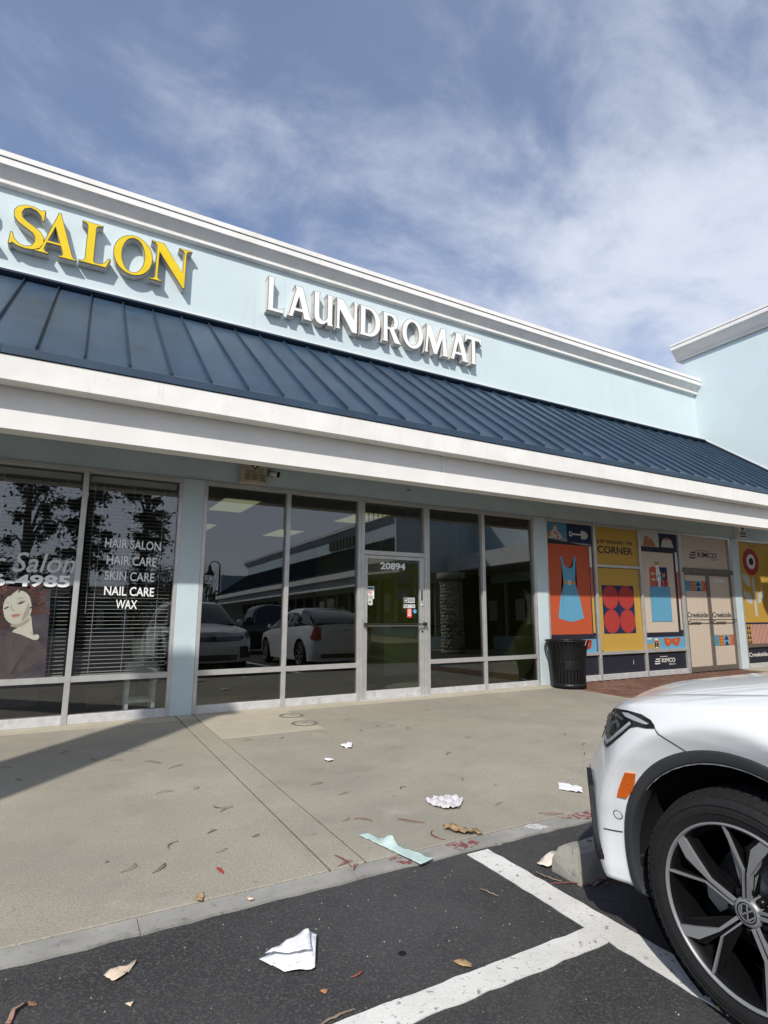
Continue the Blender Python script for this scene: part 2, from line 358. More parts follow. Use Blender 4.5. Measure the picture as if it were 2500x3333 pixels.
# painted bay lines
def road_line(name, x0, x1, y0, y1, label):
    rr = random.Random(int(x0*1000)); P = []
    along_x = (x1-x0) > (y1-y0); n = int(max(x1-x0, y1-y0)/.06)
    for k in range(n+1):
        t = k/n; e = rr.uniform(-.005, .005)
        P.append((x0+(x1-x0)*t, y0+e) if along_x else (x0+e, y0+(y1-y0)*t))
    for k in range(n, -1, -1):
        t = k/n; e = rr.uniform(-.005, .005)
        P.append((x0+(x1-x0)*t, y1+e) if along_x else (x1+e, y0+(y1-y0)*t))
    mb = MB(); m_ = len(P)
    mb.add([(x, y, -.015) for x, y in P]+[(x, y, -.0105) for x, y in P], [tuple(range(m_, 2*m_))]+[(i, (i+1) % m_, m_+(i+1) % m_, m_+i) for i in range(m_)])
    return solo(name, mb, PAINT, label, 'road marking', kind='structure')
road_line('bay_line', -2.305, -2.165, -10.2, -4.735, 'worn white bay line running under the parked white car')
road_line('hatch_line', -7.4, -2.308, -5.652, -5.537, 'worn white line crossing the asphalt to meet the bay line')
road_line('bay_line', .32, .46, -10.2, -4.75, 'white bay line between the two parked white cars')
road_line('bay_line', 2.95, 3.09, -10.2, -4.75, 'white bay line right of the white hatchback')
for k in range(5): road_line('bay_line', -9.5+k*2.75, -9.38+k*2.75, -21, -16, 'white bay line across the driving aisle')
# clean-out covers in the smooth patch
COVER = mat('worn_cover_metal', (.40, .36, .29), .7, metal=.2, var=.18, vscale=25, bump=.4, bscale=150)
for x, y, lab in ((-1.80, -.62, 'round clean-out cover nearer the glass in the smooth concrete patch'), (-1.83, -1.13, 'round clean-out cover farther from the glass in the smooth concrete patch')):
    t = thing('access_cover', lab, 'drain cover', (x, y, 0), group='round clean-out covers in the pavement')
    part('ring', MB().lathe([(.118, .0), (.118, .004), (.150, .004), (.155, .0)], 40, c=(x, y, 0)), mat('cover_ring', (.20, .17, .13), .8, var=.2, vscale=30), t)
    part('lid', MB().lathe([(0, .006), (.100, .006), (.109, .003), (.109, .0)], 40, c=(x, y, 0)), COVER, t)
    part('lifting_lug', box(x-.03, x+.03, y-.008, y+.008, .006, .010), mat('cover_ring', (.2, .17, .13)), t)
# paint smears on the kerb
RED = mat('worn_red_kerb_paint', (.23, .062, .055), .85, var=.3, vscale=30, stains=[(24, .46, .56, (.28, .27, .25), .95)])
def smear(name, pts, m, z, lab):
    rr = random.Random(len(pts)); P = []
    for i, (x, y) in enumerate(pts):
        x2, y2 = pts[(i+1) % len(pts)]
        for k in range(6):
            t = k/6; P.append((x+(x2-x)*t+rr.uniform(-.012, .012), y+(y2-y)*t+rr.uniform(-.012, .012)))
    mb = MB(); mb.add([(x, y, z) for x, y in P]+[(x, y, z-.003) for x, y in P], [tuple(range(len(P)))]+[(i, len(P)+i, len(P)+(i+1) % len(P), (i+1) % len(P)) for i in range(len(P))])
    return solo(name, mb, m, lab, 'paint mark', kind='structure')
smear('paint_smear', [(-2.71, -4.60), (-2.655, -4.62), (-2.62, -4.70), (-2.69, -4.69)], RED, .0005, 'small worn red paint mark on the kerb beside the teal strip')
smear('paint_smear', [(-2.35, -4.595), (-2.20, -4.60), (-2.165, -4.67), (-2.33, -4.70)], RED, .0005, 'flaking red paint patch on the kerb at the top of the bay line')
smear('paint_smear', [(-1.47, -4.60), (-1.20, -4.595), (-1.20, -4.70), (-1.36, -4.70)], RED, .0005, 'bold red paint patch on the kerb in front of the parked car')
smear('paint_smear', [(-1.78, -4.60), (-1.70, -4.60), (-1.66, -4.68), (-1.74, -4.69)], mat('white_splash', (.6, .6, .58), .8, var=.2, vscale=40, stains=[(40, .5, .58, (.27, .26, .25), .9)]), .0005, 'splash of white paint on the kerb left of the red patch')
# wheel stop
WS = mat('weathered_wheel_stop_concrete', (.33, .315, .27), .9, spec=.2, var=.2, vscale=7, bump=.8, bscale=60, stains=[(7, .55, .68, (.10, .095, .085), .7), (28, .62, .7, (.06, .06, .055), .7)])
bm = bmesh.new(); pr = [(-5.275, -.015), (-5.265, .045), (-5.235, .105), (-5.205, .122), (-5.145, .122), (-5.115, .105), (-5.09, .045), (-5.085, -.015)]
nx = 22; rr = random.Random(5); rings = []
for i in range(nx+1):
    x = -2.045+1.72*i/nx; ex = .045*(1-max(0, min(1, i/1)))  # chamfered end
    ring = []
    for (y, z) in pr:
        k = max(0, (z-.03)/.12)
        dx = (.045*k if i == 0 else (-.045*k if i == nx else 0))
        ring.append(bm.verts.new((x+dx+rr.uniform(-.003, .003), y+rr.uniform(-.003, .003), z+(rr.uniform(-.004, .003) if z > 0 else 0))))
    rings.append(ring)
for a, b in zip(rings, rings[1:]):
    for k in range(len(pr)-1): bm.faces.new((a[k], a[k+1], b[k+1], b[k]))
bm.faces.new(rings[0][::-1]); bm.faces.new(rings[-1])
ws = thing('wheel_stop', 'weathered grey concrete wheel stop under the nose of the white car', 'wheel stop', (-1.2, -5.18, 0))
part('block', MB().bm(bm), WS, ws)
part('anchor_pin', MB().lathe([(0, .1225), (.014, .1225), (.016, .116)], 12, c=(-1.86, -5.175, 0)), mat('rust', (.14, .07, .04), .8), ws)
# ------------------------------------------------------------------ shopping centre building
ZT, ZTR = 2.897, .473           # top of the shop windows and the low transom
XW = 10.2                       # side wall of the wing
bld = thing('shop_building', 'pale blue single storey shop row with navy metal awning roof and white cornice', 'building')
YE, ZE, YR, ZR = -1.397, 3.677, 1.235, 5.70   # awning eave and ridge
XL = -14.0
# walls
part('parapet_wall', box(XL, XW, 1.31, 1.55, 5.2, 7.06), WALLBLUE, bld)
part('upper_wall', box(XL, XW, 1.33, 1.53, 3.3, 5.2), WALLBLUE, bld)
part('header_wall', box(XL, 11.0, .004, .16, 2.903, 3.42), STORE, bld)
part('soffit', box(XL, 11.0, -1.10, 1.33, 3.42, 3.46), SOFFIT, bld)
part('flat_roof', box(XL, 24, 1.55, 14, 5.1, 5.2), mat('roof_gravel', (.3, .3, .29), .95, var=.2), bld)
part('back_wall', box(XL, 24, 8.4, 8.6, 0, 5.1), WALLBLUE, bld)
for a, b in ((-3.112, -2.852), (2.866, 3.108), (8.852, 9.118)):
    part('column', box(a, b, -.018, .15, 0.0, 2.902, bev=.004), STORE, bld)
part('end_wall', box(XL, XL+.2, .0, 8.4, 0, 3.42), WALLBLUE, bld)
# white beam and fascia under the awning
for a, b in ((XL, -5.9), (-5.897, .02), (.023, 8.70)):
    part('beam', box(a, b, -1.22, -1.02, 2.925, 3.50, bev=.004), WHITE2, bld)
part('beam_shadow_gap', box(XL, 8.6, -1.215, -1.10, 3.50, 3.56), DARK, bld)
for a, b in ((XL, -7.7), (-7.697, -1.10), (-1.097, 8.80)):
    part('fascia_board', box(a, b, -1.42, -1.24, 3.335, 3.575, bev=.004), WHITE, bld)
part('fascia_lining', box(XL, 8.6, -1.30, -1.0, 3.40, 3.575), WHITE2, bld)
for a, b in ((XL, -5.02), (-5.017, 8.8)):
    part('drip_edge', MB().prism([(-1.435, 3.582), (-1.435, 3.66), (-1.385, 3.69), (-1.2, 3.80), (-1.2, 3.582)], 'x', a, b), AWN, bld)
# awning: every pan and every standing seam rib is a piece
SP = .4064; x_s0 = -4.784238*1.1  # fitted seam spacing and phase
lam = .8886
sx0 = -4.31058+(-4.784238*1.1+4.31058)*lam
dy, dz = YR-YE, ZR-ZE; ln = math.hypot(dy, dz); ny, nz_ = -dz/ln, dy/ln
def on_roof(t, h): return (YE+dy*t+ny*h, ZE+dz*t+nz_*h)
def pan_mesh(seed):
    rr = random.Random(seed); mb = MB(); vs = []; fs = []; nx, ny_ = 6, 14; w = SP-.012
    for j in range(ny_+1):
        for i in range(nx+1):
            x = -w/2+w*i/nx; t = j/ny_; b = math.sin(math.pi*i/nx)*math.sin(math.pi*t)
            h = b*(.0035*math.sin(t*9+seed)+.003*math.sin(t*21+seed*2.3)+.002*rr.uniform(-1, 1))
            y, z = on_roof(t, h); vs.append((x, y, z))
    for j in range(ny_):
        for i in range(nx):
            a = j*(nx+1)+i; fs.append((a, a+1, a+nx+2, a+nx+1))
    mb.add(vs, fs, True); n = len(vs)
    # thickness below
    y0, z0 = on_roof(0, -.02); y1, z1 = on_roof(1, -.02)
    mb.add([(-w/2, y0, z0), (w/2, y0, z0), (w/2, y1, z1), (-w/2, y1, z1)], [(3, 2, 1, 0)])
    return mb.mesh('roof_pan', AWN)
pans = [pan_mesh(k) for k in range(5)]
rb = MB()
def rib_profile():
    mb = MB(); a, b = on_roof(-.006, -.004), on_roof(1.0, -.004); c, d = on_roof(-.006, .038), on_roof(1.0, .038); w = .0045
    e, f_ = on_roof(-.006, .031), on_roof(1.0, .031)
    mb.add([(-w, *a), (w, *a), (w, *b), (-w, *b), (-w, *c), (w, *c), (w, *d), (-w, *d)], [(0, 3, 2, 1), (4, 5, 6, 7), (0, 1, 5, 4), (1, 2, 6, 5), (2, 3, 7, 6), (3, 0, 4, 7)])
    mb.add([(-w-.003, *e), (w+.001, *e), (w+.001, *f_), (-w-.003, *f_), (-w-.003, *c), (w+.001, *c), (w+.001, *d), (-w-.003, *d)], [(0, 3, 2, 1), (4, 5, 6, 7), (0, 1, 5, 4), (1, 2, 6, 5), (2, 3, 7, 6), (3, 0, 4, 7)])
    return mb.mesh('roof_rib', AWN)
ribm = rib_profile()
k0 = -9; k = k0
while sx0+SP*k < XW-.05:
    x = sx0+SP*k
    o = bpy.data.objects.new('roof_rib', ribm); COL.objects.link(o); o.parent = bld; o.location = (x, 0, 0)
    if x+SP < XW+.02:
        o = bpy.data.objects.new('roof_pan', pans[(k*7+3) % 5]); COL.objects.link(o); o.parent = bld; o.location = (x+SP/2, 0, 0)
    k += 1
part('roof_deck', MB().quad((XL, *on_roof(0, -.03)), (XW, *on_roof(0, -.03)), (XW, *on_roof(1.03, -.03)), (XL, *on_roof(1.03, -.03))), AWNDK, bld)
# flashing at the head of the awning
for a, b in ((XL, -5.0), (-4.997, 3.9), (3.903, XW)):
    part('head_flashing', MB().prism([(1.10, 5.70), (1.115, 5.735), (1.30, 5.80), (1.305, 5.80), (1.305, 5.66), (1.20, 5.65)], 'x', a, b), AWNDK, bld)
part('flashing_trim', box(XL, XW, 1.285, 1.312, 5.80, 5.835), WHITE, bld)
part('counter_flashing', box(XL, XW, 1.255, 1.285, 5.775, 5.80), AWNDK, bld)
# cornice: cap, band, sloping cove and lower moulding
cor = [(1.31, 7.53), (1.10, 7.53)]
for a, b in ((XL, -8.3), (-8.298, -1.4), (-1.398, 5.5), (5.502, XW-.012)):
    part('cornice_cap', MB().prism([(1.60, 7.40), (1.60, 7.46), (1.09, 7.425), (1.088, 7.345), (1.60, 7.345)], 'x', a, b), WHITE, bld)
    part('cornice_band', MB().prism([(1.60, 7.335), (1.105, 7.335), (1.10, 7.235), (1.125, 7.215), (1.60, 7.215)], 'x', a, b), WHITE, bld)
    part('cornice_cove', MB().prism([(1.55, 7.215), (1.13, 7.214), (1.155, 7.185), (1.20, 7.13), (1.235, 7.085), (1.55, 7.085)], 'x', a, b), WHITE, bld)
    part('cornice_moulding', MB().prism([(1.55, 7.083), (1.225, 7.083), (1.225, 7.035), (1.25, 7.02), (1.55, 7.02)], 'x', a, b), WHITE, bld)
# ------------------------------------------------------------------ shop windows
def bay(xs, kick=True, glassm=GLASS, transom=True, name='shop_window', right_end=True):
    """aluminium framed bay between column faces; xs = mullion centres, first and last are edges"""
    w = thing(name); w.parent = bld
    h = .030
    part('head_frame', box(xs[0], xs[-1], -.012, .075, 2.850, ZT+.005, bev=.002), ALU, w)
    for i, x in enumerate(xs):
        a, b = (x, x+.045) if i == 0 else (x-.045, x) if i == len(xs)-1 else (x-h, x+h)
        part('mullion', box(a, b, -.016, .085, .0, 2.849, bev=.003), ALU, w)
    return w
def tilt_pane(x0, x1, z0, z1):
    """glass leaning back by about half a degree, as its reflections show"""
    mb = MB(); y = lambda z: .0335+(z-1.4)*.0144
    vs = [(x, y(z)+t, z) for z in (z0, z1) for x, t in ((x0, 0), (x1, 0), (x1, .006), (x0, .006))]
    return mb.add(vs, [(0, 3, 2, 1), (4, 5, 6, 7), (0, 1, 5, 4), (1, 2, 6, 5), (2, 3, 7, 6), (3, 0, 4, 7)])
def pane_set(w, x0, x1, glassm, kick=True, low=.100):
    part('sill', box(x0, x1, -.008, .09, .0, low, bev=.003), SILL, w)
    if kick:
        part('transom', box(x0, x1, -.013, .08, ZTR-.022, ZTR+.042, bev=.002), ALU, w)
        part('pane', tilt_pane(x0-.005, x1+.005, low, ZTR-.022), glassm, w)
        part('pane', tilt_pane(x0-.005, x1+.005, ZTR+.042, 2.850), glassm, w)
    else: part('pane', box(x0-.005, x1+.005, .028, .034, low, 2.850), glassm, w)
# salon
SX = [-7.45, -5.83, -4.206, -3.112]
w = bay(SX); 
pane_set(w, SX[0]+.045, SX[1]-.03, CLEAR); pane_set(w, SX[1]+.03, SX[2]-.03, CLEAR); pane_set(w, SX[2]+.03, SX[3]-.045, CLEAR)
salon_w = w
part('shop_wall', box(XL+.2, -7.46, .0, .15, 0, 2.9), STORE, bld)
# laundromat left
LX = [-2.85, -1.704, -.58]
w = bay(LX); pane_set(w, LX[0]+.045, LX[1]-.03, GLASS); pane_set(w, LX[1]+.03, LX[2]-.045, GLASS, low=.1)
RX = [.58, 1.70, 2.866]
w2 = bay(RX); pane_set(w2, RX[0]+.045, RX[1]-.03, GLASS, low=.09); pane_set(w2, RX[1]+.03, RX[2]-.045, GLASS, low=.09)
# door bay of the laundromat
dr = thing('door_unit'); dr.parent = bld
for a, b in ((-.579, -.523), (.523, .579)): part('jamb', box(a, b, -.022, .085, 0, 2.849, bev=.003), ALU, dr)
part('head_frame', box(-.579, .579, -.012, .075, 2.850, ZT+.005, bev=.002), ALU, dr)
part('header_bar', box(-.523, .523, -.024, .08, 2.060, 2.125, bev=.003), ALU, dr)
part('pane', tilt_pane(-.525, .525, 2.125, 2.850), GLASS, dr)
dl = thing('door'); dl.parent = bld
part('stile', box(-.519, -.466, -.012, .045, .012, 2.052, bev=.002), ALU, dl); part('stile', box(.440, .519, -.012, .045, .012, 2.052, bev=.002), ALU, dl)
part('top_rail', box(-.466, .440, -.012, .045, 2.008, 2.052, bev=.002), ALU, dl); part('bottom_rail', box(-.466, .440, -.012, .045, .012, .120, bev=.002), SILL, dl)
part('glazing', box(-.468, .442, .014, .020, .118, 2.010), DGLASS, dl)
BAR = mat('dark_bronze_bar', (.06, .052, .045), .35, metal=.7)
part('push_bar', MB().tube([(-.525, -.075, 1.055), (.525, -.075, 1.048)], .011, 10), BAR, dl)
part('push_bar', MB().tube([(-.515, -.06, 1.03), (.515, -.06, 1.023)], .006, 8), ALU, dl)
for x in (-.515, .505): part('bar_bracket', box(x-.012, x+.018, -.085, -.012, 1.02, 1.075, bev=.003), BAR, dl)
part('lock_plate', box(.462, .485, -.016, -.011, 1.40, 1.56), BAR, dl); part('lock', MB().lathe([(0, -.03), (.013, -.03), (.016, -.012)], 14, 'y', (.475, 0, 1.33)), ALU, dl)
part('lock', MB().lathe([(0, -.03), (.013, -.03), (.016, -.012)], 14, 'y', (.475, 0, .94)), BAR, dl)
part('threshold', box(-.579, .579, -.05, .1, .0, .010), SILL, dr)
# bay of the empty shop on the right
PX = [3.108, 4.380, 5.680, 6.990]
w3 = bay(PX)
OPQ = mat('dark_filmed_glass', (.03, .032, .036), .12, spec=.6)
for a, b in zip(PX, PX[1:]):
    x0, x1 = a+(.045 if a == PX[0] else .03), b-(.045 if b == PX[-1] else .03)
    part('sill', box(x0, x1, -.008, .09, 0, .10, bev=.003), SILL, w3); part('transom', box(x0, x1, -.013, .08, ZTR-.022, ZTR+.03, bev=.002), ALU, w3)
    part('pane', box(x0-.005, x1+.005, .028, .034, ZTR+.03, 2.85), OPQ, w3); part('pane', box(x0-.005, x1+.005, .028, .034, .1, ZTR-.022), OPQ, w3)
part('cross_bar', box(4.411, 5.649, -.012, .08, 2.072, 2.122, bev=.002), ALU, w3)
d2 = thing('double_door'); d2.parent = bld
BRZ = mat('bronze_door_frame', (.20, .175, .15), .45, metal=.5, var=.1, vscale=8)
part('head_frame', box(6.99, 8.85, -.012, .075, 2.85, 2.902, bev=.002), ALU, d2); part('header_bar', box(6.99, 8.85, -.02, .08, 2.055, 2.155, bev=.002), BRZ, d2)
for a, b in ((6.991, 7.035), (8.755, 8.85)): part('jamb', box(a, b, -.018, .08, 0, 2.85, bev=.002), ALU, d2)
part('pane', box(7.03, 8.76, .028, .034, 2.155, 2.85), OPQ, d2)
for a, b in ((7.036, 7.895), (7.90, 8.754)):
    for q in ((a, a+.035), (b-.07, b)): part('stile', box(*q, -.010, .04, .012, 2.05, bev=.002), BRZ, d2)
    part('bottom_rail', box(a+.035, b-.07, -.010, .04, .012, .11), BRZ, d2); part('top_rail', box(a+.035, b-.07, -.010, .04, 2.015, 2.05), BRZ, d2)
    part('glazing', box(a+.03, b-.065, .012, .018, .1, 2.02), OPQ, d2)
    part('push_bar', MB().tube([(a, -.06, 1.075), (b, -.06, 1.07)], .009, 8), BAR, d2)
w4 = bay([9.118, 10.98])
part('sill', box(9.163, 10.935, -.008, .09, 0, .10), SILL, w4); part('transom', box(9.163, 10.935, -.013, .08, .45, .51), BRZ, w4)
part('pane', box(9.16, 10.94, .028, .034, .51, 2.85), OPQ, w4); part('pane', box(9.16, 10.94, .028, .034, .1, .45), OPQ, w4)
# ------------------------------------------------------------------ interiors
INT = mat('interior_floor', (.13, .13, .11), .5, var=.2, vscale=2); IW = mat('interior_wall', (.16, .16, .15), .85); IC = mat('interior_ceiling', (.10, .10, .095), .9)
GRN = mat('lime_green_wall', (.40, .44, .07), .75, var=.05, vscale=2)
part('shop_floor', box(-3.0, 3.0, .09, 8.4, -.05, .003), INT, bld); part('salon_floor', box(XL+.2, -3.0, .09, 8.4, -.05, .003), mat('salon_floor', (.02, .02, .019), .6), bld)
part('shop_ceiling', box(XL+.2, 3.0, .16, 8.4, 2.96, 3.0), IC, bld)
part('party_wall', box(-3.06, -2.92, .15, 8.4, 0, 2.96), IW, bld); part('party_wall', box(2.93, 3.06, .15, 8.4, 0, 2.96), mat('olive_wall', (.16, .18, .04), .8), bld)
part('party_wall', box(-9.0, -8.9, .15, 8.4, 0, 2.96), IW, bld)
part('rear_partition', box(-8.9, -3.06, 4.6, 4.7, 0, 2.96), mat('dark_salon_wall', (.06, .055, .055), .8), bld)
part('green_partition', box(1.14, 2.93, 2.36, 2.50, .18, 2.96), GRN, bld); part('green_partition', box(1.14, 1.27, 2.50, 6.5, .18, 2.96), GRN, bld)
part('skirting', box(1.125, 2.93, 2.345, 2.36, .0, .20), mat('grey_skirting', (.42, .42, .40), .7), bld); part('skirting', box(1.125, 1.14, 2.345, 6.5, .0, .20), mat('grey_skirting', (.42, .42, .40)), bld)
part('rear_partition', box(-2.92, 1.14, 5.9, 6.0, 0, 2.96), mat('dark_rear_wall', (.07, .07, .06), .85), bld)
LT = mat('ceiling_light_panel', (.6, .6, .45), .6, emit=(1.0, .95, .55), estr=.55)
for x, y in ((-2.0, 1.9), (.42, 2.0), (-2.0, 4.9), (-.1, 4.9)):
    l = thing('ceiling_light', 'recessed yellowish light panel in the laundromat ceiling, %s' % {(-2.0, 1.9): 'behind the left front pane', (.42, 2.0): 'above the door transom', (-2.0, 4.9): 'deeper in on the left', (-.1, 4.9): 'deeper in, in the middle'}[(x, y)], 'ceiling light', (x, y, 2.95), group='ceiling light panels')
    part('frame', box(x-.30, x+.30, y-.62, y+.62, 2.945, 2.962), mat('light_frame', (.5, .5, .48), .6), l); part('diffuser', box(x-.275, x+.275, y-.6, y+.6, 2.938, 2.946), LT, l)
# white appliances deep in the laundromat
part('wall_shelf', box(1.28, 2.92, 2.2, 2.34, .90, .94), mat('shelf_black', (.03, .03, .03), .5), bld)
for z in (1.45, 1.75, 2.05):
    for x in (1.45, 1.85, 2.25): part('notice_board', box(x, x+.28, 2.345, 2.358, z, z+.22), mat('paper_notice', (.42, .41, .32), .9), bld)
# vertical blind over the door
vb = thing('vertical_blind', 'grey vertical slat blind behind the glass above the laundromat door', 'blind', (0, .09, 2.84))
part('track', box(-.52, .52, .075, .11, 2.81, 2.85), ALU, vb)
VBM = mat('vertical_blind_vinyl', (.30, .29, .26), .7)
vbm = None
for k in range(13):
    x = -.48+k*.08; a = math.radians(52); cx0, sy0 = .043*math.cos(a), .043*math.sin(a)
    mb = MB().add([(-cx0, -sy0, 2.13), (cx0, sy0, 2.13), (cx0, sy0, 2.81), (-cx0, -sy0, 2.81), (-cx0+.001, -sy0-.002, 2.13), (cx0+.001, sy0-.002, 2.13), (cx0+.001, sy0-.002, 2.81), (-cx0+.001, -sy0-.002, 2.81)], [(0, 1, 2, 3), (7, 6, 5, 4), (0, 4, 5, 1), (2, 6, 7, 3)])
    if vbm is None: vbm = mb.mesh('vane', VBM)
    o = bpy.data.objects.new('vane', vbm); COL.objects.link(o); o.parent = vb; o.location = Vector((x, .10, 0))-Vector((0, .09, 2.84))
# ------------------------------------------------------------------ wing (the side wall on the right and the row it carries)
wing = thing('wing_building', 'tall pale blue side wall with white cornice at the right edge', 'building')
part('tall_wall', box(XW, XW+.3, -11.0, 1.60, 3.46, 8.12), WALLBLUE, wing); part('tall_wall_return', box(XW+.3, XW+9, 1.35, 1.60, 4.2, 8.12), WALLBLUE, wing)
def cornice_y(x, y0, y1, z, mirror=1):
    for nm, prof in (('cornice_cap', [(.3, .44), (-.30, .445), (-.302, .385), (.3, .385)]), ('cornice_band', [(.3, .377), (-.287, .377), (-.29, .275), (-.265, .26), (.3, .26)]),
                     ('cornice_cove', [(.3, .259), (-.255, .259), (-.225, .215), (-.15, .125), (-.10, .07), (.3, .07)]), ('cornice_moulding', [(.3, .069), (-.085, .069), (-.085, .015), (-.06, .0), (.3, .0)])):
        part(nm, MB().prism([(x+a, z+b) for a, b in prof], 'y', y0, y1), WHITE, wing)
cornice_y(XW, -11.2, 1.70, 8.14)
part('step_flashing', MB().prism([(YE-.02, ZE+.02), (YE-.02, ZE+.09), (YR, ZR+.10), (YR, ZR+.02)], 'x', XW-.03, XW-.002), AWNDK, wing)
part('step_flashing_trim', MB().prism([(YE-.02, ZE+.085), (YE-.02, ZE+.12), (YR, ZR+.13), (YR, ZR+.095)], 'x', XW-.012, XW-.001), WHITE, wing)
# canopy of the wing
part('canopy_fascia', box(8.80, 9.0, -11.0, -1.425, 3.0, 3.575), WHITE, wing); part('canopy_soffit', box(8.9, 13, -11.0, -1.25, 2.95, 3.0), SOFFIT, wing); part('canopy_roof', box(9.0, XW, -11.0, -1.4, 3.5, 3.56), WHITE2, wing)
part('canopy_fascia', box(6.42, 6.6, -40, -11.0, 3.02, 3.28), WHITE, wing); part('canopy_beam', box(6.65, 6.85, -40, -11.0, 2.62, 3.05), WHITE2, wing); part('canopy_soffit', box(6.8, 11, -40, -11.0, 3.0, 3.06), SOFFIT, wing)
part('awning_deck', MB().prism([(6.42, 3.28), (6.40, 3.33), (9.0, 5.0), (9.1, 4.9)], 'y', -40, -11.0), AWN, wing)
rbs = MB(); yy = -11.2
slx, slz = 2.6, 1.67; sl = math.hypot(slx, slz)
while yy > -40:
    rbs.add([(6.40, yy-.008, 3.33), (6.40, yy+.008, 3.33), (9.0, yy+.008, 5.0), (9.0, yy-.008, 5.0), (6.37, yy-.008, 3.37), (6.37, yy+.008, 3.37), (8.97, yy+.008, 5.04), (8.97, yy-.008, 5.04)], [(4, 5, 6, 7), (0, 1, 5, 4), (3, 2, 6, 7), (1, 2, 6, 5), (0, 3, 7, 4)]); yy -= SP
part('awning_ribs', rbs, AWNDK, wing, kind='stuff')
part('wing_parapet', box(9.0, 9.3, -40, -11.0, 4.9, 6.0), WALLBLUE, wing); cornice_y(9.0, -40.3, -11.1, 5.75)
part('wing_return_wall', box(6.5, 11.2, -11.02, -10.9, 2.95, 6.0), WALLBLUE, wing)
part('wing_shop_wall', box(11.0, 11.2, -10.9, .0, 0, .5), STORE, wing); part('wing_header', box(11.0, 11.2, -10.9, 0, 2.6, 3.0), STORE, wing); part('wing_shop_wall', box(8.7, 8.9, -40, -10.9, 0, .5), STORE, wing); part('wing_header', box(8.7, 8.9, -40, -10.9, 2.6, 3.0), STORE, wing)
yy = -.4
while yy > -40:
    xw = 11.0 if yy > -10.8 else 8.7
    p = part('wing_window', box(xw+.06, xw+.07, yy-1.5, yy-.1, .5, 2.6), glass('wing_glass', (.10, .11, .12), .12), wing)
    part('window_post', box(xw-.01, xw+.2, yy-.1, yy, 0.5, 2.6), ALU, p)
    if int(yy*7) % 3: part('window_poster', box(xw, xw+.02, yy-1.1, yy-.6, 1.1, 1.9), mat('faded_poster', (.45, .44, .40), .9), p)
    yy -= 1.6
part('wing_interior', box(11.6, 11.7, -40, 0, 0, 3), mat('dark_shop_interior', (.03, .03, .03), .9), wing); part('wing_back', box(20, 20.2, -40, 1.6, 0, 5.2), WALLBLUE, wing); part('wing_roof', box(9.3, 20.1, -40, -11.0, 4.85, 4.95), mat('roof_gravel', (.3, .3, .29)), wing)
part('wing_walk', box(8.86, 11.0, -10.9, -.02, -.05, .0), CONCS, wing)
part('wing_end_wall', box(6.8, 20, -40.2, -40, 0, 5.0), WALLBLUE, wing); part('wing_walk', box(6.2, 8.7, -40, -10.9, -.05, .0), CONCS, wing)
# signs on the wing: letters seen only as dark shapes from here
WSG = mat('dark_sign_letters', (.05, .045, .04), .5)
def letters_x(txt, y0, y1, z0, z1, x, parent, name):
    src = text_mb(txt, 0, 1, 0, 1, 0, 1.0)
    mb = MB(); mb.add([(x+v[1]*.10, y1-(y1-y0)*v[0] if y1 > y0 else y0, z0+(z1-z0)*v[2]) for v in src.v], src.f); return part(name, mb, WSG, parent)
# round stone pillar under the wing canopy
st = thing('stone_pillar', 'round pillar faced with river cobbles under the wing canopy', 'pillar', (7.75, -9.2, 0))
PC = (7.75, -9.2)
part('core', MB().lathe([(.0, 0), (.36, 0), (.36, 2.75), (0, 2.75)], 24, c=(*PC, 0)), mat('pillar_mortar', (.10, .09, .08), .95), st)
STM = [mat('river_stone_%s' % n, c, .8, var=.15, vscale=9) for n, c in (('a', (.40, .36, .31)), ('b', (.31, .285, .25)), ('c', (.46, .42, .35)))]
sm_ = []
for q in range(3):
    bm = bmesh.new(); bmesh.ops.create_icosphere(bm, subdivisions=2, radius=1)
    for v in bm.verts: v.co *= 1+.09*math.sin(v.co.x*3+q)+.07*math.cos(v.co.z*4+q*2)
    mb = MB().bm(bm, True); sm_.append(mb.mesh('cobble', STM[q]))
z = .08; row = 0
while z < 2.55:
    hgt = .085
    for k in range(15):
        a = 2*math.pi*(k+.5*(row % 2)+random.uniform(-.2, .2))/15; sc_ = random.uniform(.85, 1.2)
        o = bpy.data.objects.new('cobble', random.choice(sm_)); COL.objects.link(o); o.parent = st
        o.location = (.36*math.cos(a), .36*math.sin(a), z+random.uniform(-.02, .02)); o.scale = (.06, .082*sc_, .062*sc_); o.rotation_euler = (random.uniform(-.4, .4), 0, a)
    z += .118; row += 1
part('capstone', MB().lathe([(0, 2.55), (.50, 2.55), (.52, 2.6), (.50, 2.78), (0, 2.78)], 24, c=(*PC, 0)), STM[1], st)
part('pillar_base', MB().lathe([(0, 0), (.42, 0), (.42, .09), (0, .09)], 24, c=(*PC, 0)), KERB, st)
